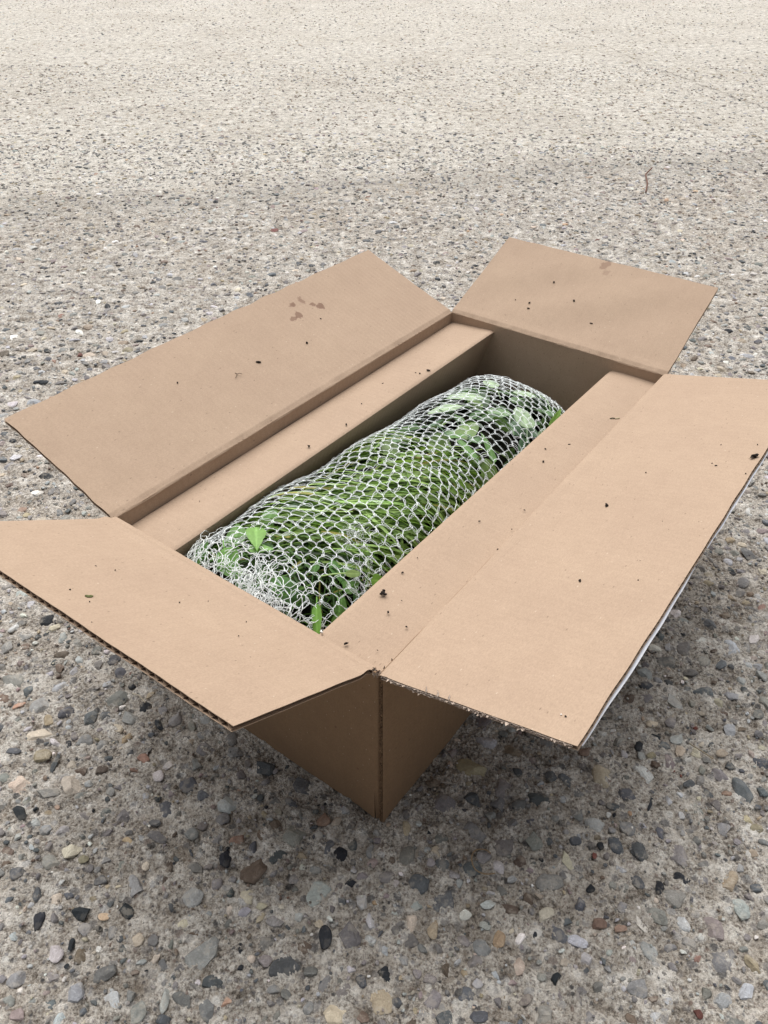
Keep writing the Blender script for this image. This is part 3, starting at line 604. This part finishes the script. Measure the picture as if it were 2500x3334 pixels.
# ================================================================== THE NETTED ROLL OF GRASS AND LEAVES
CU, CZ, RU, RZ_, NEXP = .176, .093, .0940, .091, 3.0
def ends(v):
    a = np.clip((v-.006)/.05,0,1); b = np.clip((.606-v)/.105,0,1)
    return (.80+.20*np.sin(a*pi/2))*np.sqrt(np.clip(1-(1-b)**2.6,.0004,1))
def body(v, ph, dep=0.0):
    """point on the roll: v along the box, ph angle from +u (left) over the top (pi/2) to -u; dep inwards"""
    v = np.asarray(v,float); ph = np.asarray(ph,float)
    c, s = np.cos(ph), np.sin(ph); k = (np.abs(c)**NEXP + np.abs(s)**NEXP)**(-1/NEXP)
    e = ends(v); lump = 1 + .055*wob(np.stack([v*9, c*1.2, s*1.2],-1),1.3,2,4)
    ru = np.maximum(RU*e*lump-dep,.001)*k; rz = np.maximum(RZ_*e*lump-dep,.001)*k
    sag = .029*np.clip((v-.34)/.24,0,1)**1.2
    return np.stack([v, CU+ru*c, CZ-sag-(1-e)*.02+rz*s],-1)
def bnorm(v, ph):
    h=1e-3; a=body(v+h,ph)-body(v-h,ph); b=body(v,ph+h)-body(v,ph-h); n=np.cross(a,b); n/=np.linalg.norm(n,axis=-1,keepdims=True)+1e-12
    o=body(v,ph)-np.stack([np.asarray(v,float),np.full(np.shape(v),CU),np.full(np.shape(v),CZ)],-1)
    return n*np.sign((n*o).sum(-1,keepdims=True)+1e-9)
PR = .093
base_v = .30
roll_loc = tuple(Matrix.Rotation(RZ,3,'Z')@Vector((0,0,0.006))+Vector(NB))
OFF = A3(0,0,.006)

# ---- net: knitted hexagonal mesh, posts running diagonally round the roll
def build_net():
    g = np.random.default_rng(41)
    W_, H_ = .0132, .0098
    cs = cos(radians(45)); edges = {}
    def node(i,j,k): # k=0 lower node, 1 upper node of a post
        a = (i + .5*(j%2))*W_; b = j*H_ + (0 if k==0 else H_*.46)
        return a,b
    N = {}; 
    def P(i,j,k):
        if (i,j,k) not in N:
            a,b = node(i,j,k); a += g.normal(0,.0008); b += g.normal(0,.0007)
            # a: across (v - u direction), b: along posts (v + u direction)
            v = base_v + (a*.80 + b*.62); c = (-a*.60 + b*.78)
            # slow drifts stretch some cells and pull others together
            v += .009*math.sin(c*34+1)+.005*math.sin(v*31); c += .010*math.sin(v*23+.5)
            N[(i,j,k)] = (v,c)
        return N[(i,j,k)]
    segs=[]; posts=[]
    for i in range(-75,76):
        for j in range(-110,111):
            v0,c0 = P(i,j,0)
            if not (.004 < v0 < .600 and -.17 < c0 < .135): continue
            posts.append((P(i,j,0),P(i,j,1)))
            # upper node joins the lower nodes of the next row
            if j%2==0: nb=((i-1,j+1,0),(i,j+1,0))
            else: nb=((i,j+1,0),(i+1,j+1,0))
            for q in nb: segs.append((P(i,j,1),P(*q)))
    mb = MB()
    def strand(S, bow, r, m=7, lift=.0006, curl=0.0):
        A = np.array([s[0] for s in S]); B = np.array([s[1] for s in S]); n=len(A); A = A+g.normal(0,.00045,A.shape); B = B+g.normal(0,.00045,B.shape)
        t = np.linspace(0,1,m); d = B-A; L = np.linalg.norm(d,axis=1,keepdims=True)+1e-9; pn = np.stack([-d[:,1],d[:,0]],-1)/L
        bw = (bow*g.uniform(.5,1.4,(n,1,1)))
        Q = A[:,None]*(1-t)[None,:,None]+B[:,None]*t[None,:,None] + pn[:,None]*(np.sin(t*pi)[None,:,None])*bw + g.normal(0,.00022,(n,m,2))
        ph = pi/2 - Q[...,1]/PR
        X = body(Q[...,0],ph) + bnorm(Q[...,0],ph)*(lift+g.normal(0,.0005,(n,1,1))+.0007*np.sin(t*pi)[None,:,None])
        tubes(mb, X-OFF, np.full(n,r)*g.uniform(.8,1.2,n), 4)
    strand(segs, .0006, .00023); strand(segs, -.0004, .00021)
    strand(posts, .0003, .00025, 5, .0011); strand(posts, -.0004, .00025, 5, .0004)
    # extra chain stitches skipping across a cell here and there
    ex = [(a, (b[0]+g.normal(0,.0012), b[1]+g.normal(0,.0012))) for a,b in segs if g.random()<.22]
    strand(ex, .0015, .00019, 7, .001)
    ex = [(a, (b[0]+g.normal(0,.0016), b[1]+g.normal(0,.0016))) for a,b in segs if g.random()<.12]
    strand(ex, -.0018, .00019, 7, .0015)
    # little loops round the knots
    L=[]
    for (a,b) in posts:
        if g.random()<.6:
            t=np.linspace(0,2*pi,8); r=g.uniform(.0010,.0019); L.append(np.stack([a[0]+r*np.cos(t)*.8, a[1]+r*np.sin(t)],-1))
    L=np.array(L); ph=pi/2-L[...,1]/PR; X=body(L[...,0],ph)+bnorm(L[...,0],ph)*.0013; tubes(mb,X-OFF,np.full(len(L),.00030),4)
    return mb
roll = mesh_parent = build_net().build('net_sleeve', M['net'], loc=roll_loc, rz=RZ)
tag(roll, 'white knitted hexagonal net sleeve stretched over the green grass and leaves in the box', 'net')

# ---- frayed, tangled threads at the near end and fluff caught in the mesh
def tangle():
    g = np.random.default_rng(43); mb = MB()
    def curls(n, cen, spr, step, m, r, lift, curl=.9):
        out=[]
        for _ in range(n):
            v = cen[0]+g.normal(0,spr[0]); c = cen[1]+g.normal(0,spr[1]); a = g.uniform(0,2*pi); k = g.normal(0,curl); h=lift*g.uniform(.3,1); q=[]
            for i in range(m):
                q.append((v,c,h)); a += k*.35+g.normal(0,.28); k = .9*k+g.normal(0,curl*.35); v += step*cos(a); c += step*sin(a)
                h = np.clip(h+g.normal(0,.0008),-.004,lift*1.8); v = max(v,.0055); c = np.clip(c,-.095,.12)
            out.append(q)
        Q=np.array(out); ph=pi/2-Q[...,1]/PR; X=body(Q[...,0],ph)+bnorm(Q[...,0],ph)*Q[...,2:3]; X[...,0]=np.maximum(X[...,0],.0052)
        tubes(mb, X-OFF, np.full(n,r)*g.uniform(.7,1.2,n), 4)
    # c>0 lies towards the left insert
    curls(40,(.024,-.010),(.010,.030),.0017,26,.00038,.004)
    curls(85,(.018,-.035),(.006,.018),.0014,26,.00042,.004)
    curls(20,(.040,.005),(.014,.035),.0020,24,.00036,.004)
    curls(34,(.028,.055),(.014,.030),.0022,28,.00034,.004)
    curls(14,(.030,.095),(.02,.012),.0028,26,.00022,.006,.4)
    curls(50,(.016,-.030),(.006,.020),.0009,30,.00016,.005,1.5)
    curls(30,(.128,-.048),(.010,.010),.0011,24,.00011,.003,1.2)
    curls(30,(.100,-.078),(.012,.010),.0011,24,.00012,.003,1.2)
    o = mb.build('frayed_threads', M['fuzz'], roll); o['label']='tangled loose white threads bunched at the near end'
tangle()

# ---- root mass under the greenery, its near-black colour standing in for deep shade
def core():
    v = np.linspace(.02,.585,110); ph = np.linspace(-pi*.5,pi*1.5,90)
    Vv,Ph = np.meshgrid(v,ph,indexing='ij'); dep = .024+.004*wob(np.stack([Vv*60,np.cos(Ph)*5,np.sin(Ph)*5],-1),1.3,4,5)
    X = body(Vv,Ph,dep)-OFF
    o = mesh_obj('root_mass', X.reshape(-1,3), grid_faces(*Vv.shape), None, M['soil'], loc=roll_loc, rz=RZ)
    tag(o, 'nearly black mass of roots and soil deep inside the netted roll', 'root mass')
core()

# ---- grass blades
def blades():
    g = np.random.default_rng(47); mb = MB()
    def lay(n, vr, dr, Lr, wr, ang, spread, colA, colB):
        m = 12; t = np.linspace(0,1,m)
        v0 = g.uniform(*vr,n); c0 = g.uniform(-.12,.115,n); d0 = g.uniform(*dr,n)
        if dr[0] < .005:
            mk = wob(np.stack([v0*16,c0*16,c0*0],-1),1.5,6,3)
            v0 = np.where(mk>.38, .9, v0)      # bare patches where the blades part
        L = g.uniform(*Lr,n); a = ang+g.normal(0,spread,n)
        a = np.where(g.random(n)<.12, g.uniform(0,2*pi,n), a); k = g.normal(0,.35,n)
        aa = a[:,None]+k[:,None]*(t-.5)[None]
        st = (L/(m-1))[:,None]; dv = np.cos(aa)*st; dc = np.sin(aa)*st
        V = v0[:,None]+np.cumsum(dv,1)-dv.sum(1,keepdims=True)/2; C = c0[:,None]+np.cumsum(dc,1)-dc.sum(1,keepdims=True)/2
        D = d0[:,None]+g.normal(0,.005,(n,1))*(t-.5)[None]+.004*np.sin(t*pi)[None]*g.normal(0,1,(n,1))
        V = np.clip(V,.010,.57); D = np.clip(D,.0012,.05); D = np.where(v0[:,None]>.8, .035, D)
        ph = pi/2-C/PR; X = body(V,ph,D)
        Tn = np.gradient(X,axis=1); Tn /= np.linalg.norm(Tn,axis=2,keepdims=True)+1e-9; Nn = bnorm(V,ph)
        S = np.cross(Tn,Nn); S /= np.linalg.norm(S,axis=2,keepdims=True)+1e-9
        tw = g.normal(0,.6,(n,1)); S = S*np.cos(tw)[...,None]+Nn*np.sin(tw)[...,None]
        w_ = g.uniform(*wr,n)[:,None]*(np.sin(np.clip(t*1.02+.12,0,1)*pi)**.45)[None]*.5
        fold = Nn*(w_*.35)[...,None]
        V3 = np.stack([X-S*w_[...,None]+fold, X, X+S*w_[...,None]+fold],2)-OFF      # (n,m,3,3)
        idx = np.arange(n*m*3).reshape(n,m,3)
        q = np.stack([idx[:,:-1,:-1],idx[:,1:,:-1],idx[:,1:,1:],idx[:,:-1,1:]],-1).reshape(-1,4)
        f = g.random((n,1)); col = A3(*colA)[None]*(1-f)+A3(*colB)[None]*f; col = col*g.uniform(.5,1.35,(n,1))
        col = np.where(g.random((n,1))<.04, A3(.34,.30,.08)[None], col)
        mb.add(V3.reshape(-1,3), q, col=np.repeat(col,m*3,axis=0))
    A_ = radians(-38)       # across the roll, drifting along it
    lay(420,(.05,.33),(.012,.028),(.05,.11),(.0016,.0030),A_-.2,.55,(.016,.04,.008),(.04,.09,.015))  # deep blades coloured darker, painting in the shade below the top layer
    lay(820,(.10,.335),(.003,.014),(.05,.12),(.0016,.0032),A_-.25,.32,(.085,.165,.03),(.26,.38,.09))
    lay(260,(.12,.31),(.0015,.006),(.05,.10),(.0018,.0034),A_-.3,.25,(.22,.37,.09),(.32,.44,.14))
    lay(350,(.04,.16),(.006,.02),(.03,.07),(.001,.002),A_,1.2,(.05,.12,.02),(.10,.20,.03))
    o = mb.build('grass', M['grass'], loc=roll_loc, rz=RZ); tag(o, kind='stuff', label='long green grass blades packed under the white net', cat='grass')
blades()

# ---- leaves
def leaf_mesh(L, Wd, tip=.0, serr=0, cup=.12, fold=.15, wave=.03, seed=0, nu=14, nv=8):
    g = np.random.default_rng(seed); t = np.linspace(0,1,nu+1); k = np.linspace(-1,1,nv+1)
    prof = np.sin(np.clip(t,0,1)**(.75-.25*tip)*pi)**(.62+.45*tip)
    if serr: prof = prof*(1+.13*((t*serr)%1-.5))
    prof[0]=.03; prof[-1]=.0
    T_,K_ = np.meshgrid(t,k,indexing='ij')
    X = (T_)*L; Y = K_*prof[:,None]*Wd/2
    Z = fold*np.abs(Y) - cup*L*(T_-.3)**2 + wave*L*np.sin(T_*9+seed)*K_*.3 - .25*Y**2/max(Wd,1e-6)
    return np.stack([X,Y,Z],-1).reshape(-1,3), grid_faces(nu+1,nv+1)
def place_leaf(parent, v, c, dep, L, Wd, yaw, tilt, roll_, col, seed, stem=0.0, name='leaf', above=None, lbl=None, **k):
    V,Q = leaf_mesh(L,Wd,seed=seed,**k)
    ph = pi/2-c/PR; p = body(np.array(v),np.array(ph),dep); n = bnorm(np.array(v),np.array(ph))
    if above is not None: p = p+n*above
    ex = A3(1,0,0); ex -= n*(ex@n); ex /= np.linalg.norm(ex); ey = np.cross(n,ex)
    R = np.stack([ex,ey,n],1); Rl = np.array(Matrix.Rotation(yaw,3,'Z')@Matrix.Rotation(-tilt,3,'Y')@Matrix.Rotation(roll_,3,'X'))
    X = (V-A3(L*.5,0,0))@(R@Rl).T + p
    mb = MB(); cc = np.tile(A3(*col),(len(V),1)); kk = (np.arange(len(V))%9)==4; cc[kk] = cc[kk]*1.35+.02
    mb.add(X-OFF,Q,col=cc)
    if stem:
        d = (R@Rl)@A3(-1,0,-.25); P0 = (R@Rl)@A3(-L*.5,0,-.12*L*.09)+p; t=np.linspace(0,1,7)[:,None]
        tubes(mb, ((P0+d*stem*t+n*(-.35*stem*t**2))-OFF)[None], np.array([.0007]), 5, col=A3(*col)*1.2)
    o = mb.build(name, M['leaf'], parent); 
    if lbl: o['label']=lbl
    return o
def root_at(name, v, **k):
    return empty(name, roll_loc, RZ, **k)
g6 = np.random.default_rng(53)
pl = root_at('round_leaf_plant', .48, label='round leaved plants filling the far end of the netted roll, some leaves pale underneath', cat='plant')
mid = [(.095,.17,.075),(.065,.12,.050),(.15,.235,.115),(.075,.14,.075),(.13,.20,.06)]
for i in range(78):
    v = g6.uniform(.335,.585); c = g6.uniform(-.105,.105); d = g6.uniform(.003,.026)**1.0
    L = g6.uniform(.022,.044); col = np.array(mid[i%5])*g6.uniform(.75,1.35)
    place_leaf(pl, v, c, d, L, L*g6.uniform(.62,.9), g6.uniform(0,2*pi), g6.normal(0,.35), g6.normal(0,.3), col, i, stem=g6.uniform(.01,.03) if i%2 else 0)
for i in range(12):
    place_leaf(pl, g6.uniform(.13,.33), g6.uniform(-.08,.10), g6.uniform(.004,.010), g6.uniform(.02,.032), .017, g6.uniform(0,6), g6.normal(0,.3), g6.normal(0,.3), np.array(mid[i%5])*g6.uniform(.8,1.2), 300+i)
# the big pale undersides that can be told apart   (v, c along girth, length, width, yaw)
for (v,c,L,Wd,y) in [(.455,.030,.048,.040,2.3),(.404,.028,.046,.024,2.6),(.470,-.048,.040,.030,.8),(.470,-.086,.036,.026,.5),(.520,-.020,.030,.020,2.2),(.515,.028,.030,.020,1.0),(.545,-.035,.024,.018,1.1)]:
    place_leaf(pl, v,c,.0025,L,Wd,y,.05,.05,(.33,.43,.27),int(v*999),stem=.015,lbl='pale leaf underside')
for (v,c,L,y) in [(.345,-.040,.055,1.1),(.37,-.055,.05,.9),(.35,-.015,.04,2.4)]:
    place_leaf(pl, v,c,.006,L,.014,y,.0,.2,(.12,.23,.07),int(v*555+c*100),tip=.6,stem=.01)
pn = root_at('leafy_weed', .06, label='small leafy green weed under the frayed near end of the net', cat='plant')
for i in range(30):
    v = g6.uniform(.02,.125); c = g6.uniform(-.10,.10); L = g6.uniform(.018,.034); col = np.array([(.075,.17,.04),(.12,.24,.06),(.05,.12,.03)][i%3])*g6.uniform(.8,1.3)
    place_leaf(pn, v, c, g6.uniform(.002,.013), L, L*g6.uniform(.5,.75), g6.uniform(0,2*pi), g6.normal(0,.3), g6.normal(0,.35), col, 200+i, tip=.5, stem=g6.uniform(.008,.02))
# shoots that have come through the mesh
def shoot(name, label, leaves):
    r = root_at(name, .1, label=label, cat='leaf')
    for q in leaves: place_leaf(r, **q)
shoot('serrated_leaf','serrated green leaf lying on top of the net near its frayed end',
      [dict(v=.069,c=.018,dep=0,above=.0065,L=.040,Wd=.020,yaw=radians(226),tilt=.10,roll_=-.1,col=(.15,.29,.06),seed=3,tip=1.0,serr=7,stem=0),
       dict(v=.064,c=.008,dep=0,above=.0025,L=.024,Wd=.011,yaw=radians(-55),tilt=.1,roll_=.2,col=(.15,.30,.06),seed=4,tip=.7,serr=5,stem=0)])
shoot('small_green_leaf','small bright leaf against the left ledge at the near end of the net',
      [dict(v=.048,c=.090,dep=0,above=.006,L=.022,Wd=.009,yaw=radians(-30),tilt=-.5,roll_=.3,col=(.17,.33,.06),seed=5,tip=.7,stem=.012)])
shoot('curled_shoot','pale curled shoot with a pointed leaf beside the right ledge',
      [dict(v=.098,c=-.068,dep=0,above=.006,L=.030,Wd=.007,yaw=radians(-28),tilt=-.4,roll_=.4,col=(.30,.42,.16),seed=6,tip=.8,stem=.022,cup=.5),
       dict(v=.113,c=-.082,dep=0,above=.006,L=.022,Wd=.013,yaw=radians(-35),tilt=-.1,roll_=.2,col=(.18,.34,.06),seed=7,tip=.8,serr=4,stem=.0)])
shoot('upright_leaf','narrow upright notched leaf at the near corner of the opening',
      [dict(v=.040,c=-.078,dep=0,above=.006,L=.040,Wd=.010,yaw=radians(232),tilt=.35,roll_=.7,col=(.13,.27,.04),seed=8,tip=.8,serr=5,stem=.006),
       dict(v=.028,c=-.082,dep=0,above=.003,L=.026,Wd=.012,yaw=radians(20),tilt=.1,roll_=.2,col=(.10,.20,.06),seed=9,tip=.5,stem=0)])
shoot('narrow_leaf','long narrow ribbed leaf poking through the net at the far right',
      [dict(v=.505,c=-.072,dep=0,above=.005,L=.046,Wd=.012,yaw=radians(12),tilt=.10,roll_=.25,col=(.18,.33,.07),seed=10,tip=.6,stem=.014)])

# ================================================================== CRUMBS OF SOIL AND LITTER ON THE BOARD
CRUMBS=[('L',0.289,0.3985,0.2218,1.85),('L',0.3684,0.3912,0.2188,1.94),('L',0.1834,0.4208,0.2302,1.04),('L',0.2171,0.4786,0.2507,1.08),('L',0.423,0.4136,0.2265,0.81),('L',0.247,0.4686,0.247,0.73),('L',0.2483,0.3947,0.2206,-5.02),('l',0.2294,0.2699,0.182,2.38),('l',0.2906,0.2654,0.182,1.42),('l',0.4435,0.2746,0.182,0.79),('l',0.4438,0.2686,0.182,1.18),('l',0.4558,0.2639,0.182,1.58),('l',0.3976,0.2929,0.182,0.77),('l',0.3396,0.2815,0.182,1.11),('l',0.0875,0.2925,0.182,0.62),('F',0.7025,0.2185,0.2372,1.74),('F',0.6785,0.1744,0.2268,2.11),('F',0.6585,0.2313,0.2172,1.72),('F',0.6583,0.2532,0.2169,0.87),('F',0.6489,0.2271,0.2128,1.28),('F',0.6531,0.1342,0.2156,1.24),('r',0.4086,0.0414,0.18,1.03),('r',0.3845,0.0586,0.18,1.02),('r',0.3605,0.0484,0.18,1.66),('r',0.3363,0.0023,0.18,1.59),('r',0.2698,0.022,0.18,0.92),('r',0.2276,0.0484,0.18,0.9),('r',0.2348,0.0169,0.18,0.89),('r',0.1459,0.0655,0.18,0.57),('r',0.1205,0.0644,0.18,1.11),('r',0.0876,0.0616,0.18,3.22),('r',0.0904,0.0435,0.18,0.8),('r',0.071,0.0441,0.18,1.31),('r',0.0663,0.0216,0.18,1.53),('r',0.0315,0.0254,0.18,0.74),('r',0.0217,0.0499,0.18,1.75),('r',0.019,0.0738,0.18,-1.52),('r',0.4922,0.0244,0.18,-2.88),('R',0.2866,-0.0531,0.2099,2.6),('R',0.4127,-0.145,0.2334,3.88),('R',0.3571,-0.0624,0.2126,0.91),('R',0.3874,-0.1183,0.2266,1.19),('R',0.3908,-0.1136,0.2255,0.9),('R',0.3786,-0.1475,0.2339,0.87),('R',0.44,-0.1407,0.2324,0.92),('R',0.4322,-0.109,0.2245,0.62),('R',0.1663,-0.0822,0.2167,1.52),('R',0.1826,-0.1236,0.2271,0.74),('R',0.2737,-0.109,0.2238,0.55),('R',0.185,0.0044,0.1952,0.83),('R',0.2091,-0.1147,0.225,0.51),('R',0.0206,-0.1394,0.2304,0.82),('R',0.0208,-0.1361,0.2296,-0.61),('N',-0.1134,0.1751,0.2642,-1.98),('N',-0.1191,0.1885,0.2677,0.88),('N',-0.1184,0.167,0.2671,0.65),('N',-0.0777,0.2209,0.2436,0.48),('N',-0.0687,0.2099,0.2383,0.73),('N',-0.0585,0.1483,0.2319,0.71),('N',-0.0355,0.1432,0.2184,0.49),('N',-0.0327,0.1046,0.2166,0.71),('N',-0.0564,0.0873,0.2303,0.68),('N',-0.1353,0.1388,0.2768,0.41),('N',-0.0738,0.1266,0.2408,0.45),('N',-0.0714,0.0593,0.239,0.43)]
NRM = {}
def crumb_mesh(r, g, mat, flat=.7, el=1.0):
    V = ICO2[0].copy()
    for _ in range(6):
        n = g.normal(size=3); n/=np.linalg.norm(n); d=g.uniform(.4,.8); p=V@n; V -= np.maximum(p-d,0)[:,None]*n
    V *= (1+.28*wob(V,4.5,int(g.integers(0,9)),4))[:,None]; V = V*np.array([el,1,flat])*r
    V[:,2] -= V[:,2].min()*.95
    return V
CL = {'L':('black soil specks on the long left flap','left flap'),'F':('black soil specks on the short far flap','far flap'),'R':('black soil specks on the long right flap','right flap'),
      'N':('tiny soil specks on the short near flap','near flap'),'l':('soil specks on the left inner ledge','left ledge'),'r':('soil specks on the right inner ledge','right ledge')}
BIG = {('R',3.88):'largest black soil lump, chunky, near the outer edge of the right flap', ('R',2.6):'flat black soil crumb in the middle of the right flap',
       ('r',3.22):'branching black soil crumb beside the opening on the right ledge', ('l',2.38):'round black soil crumb on the left ledge',
       ('L',1.85):'black soil crumb in the middle of the left flap beside a tiny pale chip', ('L',1.94):'black soil crumb on the left flap between the stains and the crease',
       ('r',1.75):'squarish black crumb on the right ledge at the near corner of the opening',('r',1.53):'black crumb on the right ledge close to the crease at the near end',
       ('R',1.52):'crumpled brown bit lying in the middle near end of the right flap'}
def build_crumbs():
    g = np.random.default_rng(61); Rm = Matrix.Rotation(RZ,3,'Z')
    S = {'L':sL,'F':sF,'R':sR,'N':sN}
    used=set()
    for (s,v,u,z,r) in CRUMBS:
        if s=='r' and u<.006: u=.0075
        if s in S:   # drop on to the real flap surface
            f=S[s]; ss,tt=np.meshgrid(np.linspace(0,1,160),np.linspace(0,1,90),indexing='ij'); P=f(ss,tt); d=(P[...,0]-v)**2+(P[...,1]-u)**2
            i=np.unravel_index(d.argmin(),d.shape); z=P[i][2]; a=P[min(i[0]+1,159),i[1]]-P[i]; 
            b=P[i[0],min(i[1]+3,89)]-P[i[0],max(i[1]-3,0)]; a=P[min(i[0]+3,159),i[1]]-P[max(i[0]-3,0),i[1]]
            n=np.cross(a,b); n/=np.linalg.norm(n); n=n if n[2]>0 else -n
        else: n=A3(0,0,1); z = (.1777+.010*(v/.61)*np.clip(1-(u-.255)/.07,0,1)*.75+.0022) if s=='l' else .1806
        ar=abs(r)/1000
        loc = Rm@Vector((v,u,z))+Vector(NB)
        rot = (Rm.to_4x4()@Vector(n).to_track_quat('Z','Y').to_matrix().to_4x4()@Matrix.Rotation(g.uniform(0,6.28),4,'Z')).to_euler()
        if r>0:
            el=g.choice([1,1.2,1.6,2.2]) if ar<.0022 else 1.15
            kx=.85 if ar<.003 else .72
            V=crumb_mesh(ar*kx,g,None,.75,el); o=mesh_obj('soil_crumb',V,None,ICO2[1],M['crumb'],loc=loc); o.rotation_euler=rot
            key=(s,abs(r)); grp,wh=CL[s]
            if key in BIG and key not in used: used.add(key); tag(o,BIG[key],'soil crumb',grp)
            else: tag(o,'tiny black speck of soil on the '+wh,'soil crumb',grp)
            if ar>.003:       # lumps with arms
                mb=MB(); 
                for _ in range(3):
                    a=g.uniform(0,2*pi); mb.add(crumb_mesh(ar*.4,g,None,.9,1.3)+A3(cos(a),sin(a),.3)*ar*.8,None,ICO2[1])
                q=mb.build('fragment',M['crumb'],o)
        else:
            if s=='L':      # Y shaped dry twig
                mb=MB(); col=(.10,.07,.045)
                for pts in ([(0,-.006,.0008),(.0005,-.001,.0012),(.0008,.0025,.0016)],[(.0008,.0025,.0016),(.0035,.0035,.002),(.0065,.0030,.0012)],[(.0008,.0025,.0016),(-.0015,.0045,.0018),(-.003,.0052,.001)]):
                    tubes(mb,np.array(pts)[None],np.array([.00035]),5,col=col)
                o=mb.build('twig',M['seed'],loc=loc); o.rotation_euler=(0,0,0); tag(o,'tiny forked dry twig lying on the long left flap','twig')
            elif s=='r' and ar<.002 or s=='R':
                V=crumb_mesh(ar*1.1,g,None,.9); o=mesh_obj('white_grit',V,None,ICO2[1],M['perlite'],loc=loc); o.rotation_euler=rot
                tag(o,'small white grain on the ledge at the near corner of the opening' if s=='r' else 'tiny white grain near the tip of the right flap','grit')
            elif s=='r':
                mb=MB(); tubes(mb,np.array([[(-.0055,.001,.0008),(-.002,.0005,.0013),(0,-.0003,.0008)]]),np.array([.0006]),5,col=(.05,.06,.03)); tubes(mb,np.array([[(.0003,-.0005,.0008),(.003,-.0012,.0010),(.0062,-.0008,.0006)]]),np.array([.00055]),5,col=(.50,.46,.30))
                o=mb.build('plant_scrap',M['seed'],loc=loc); o.rotation_euler=(0,0,.3); tag(o,'tiny two coloured dry plant scrap on the right ledge by the crease','plant scrap')
            else:
                V=crumb_mesh(ar,g,None,.4,1.7); o=mesh_obj('seed_husk',V,None,ICO2[1],M['seed'],loc=loc,col=np.tile(A3(.10,.11,.04),(len(V),1))); o.rotation_euler=rot; tag(o,'flat olive green husk on the near flap toward the left','husk')
build_crumbs()

# ---- bits lying on the ground
def ground_twig(pts, r, col, label, name='twig'):
    P=np.array(pts,float); c=P[0].copy(); c[2]=0; mb=MB(); t=np.linspace(0,len(P)-1,20); Q=np.stack([np.interp(t,np.arange(len(P)),P[:,k]) for k in range(3)],-1)-c
    tubes(mb,Q[None],np.array([r]),6,col=col); o=mb.build(name,M['seed'],loc=tuple(c)); tag(o,label,'twig')
ground_twig([(.755,2.42,.004),(.78,2.50,.007),(.80,2.60,.008),(.835,2.66,.012)],.0022,(.13,.06,.04),'thin reddish brown twig on the concrete behind the box at the right')
th_=np.linspace(.6,5.2,14); ground_twig([(.083+.011*cos(a)+.006*a/5,.375+.012*sin(a),.0045+.001*sin(3*a)) for a in th_],.00055,(.24,.17,.10),'thin brown dry stem curled in a ring on the concrete right of the box corner','dry_stem')
ground_twig([(-.262,.560,.004),(-.254,.556,.006),(-.246,.548,.004)],.0006,(.50,.44,.34),'pale straw bit on the ground left of the near flap','straw')
ground_twig([(.300,.498,.004),(.308,.488,.006),(.318,.480,.004)],.0007,(.30,.25,.18),'short dry stem on the ground right of the right flap tip','dry_stem')
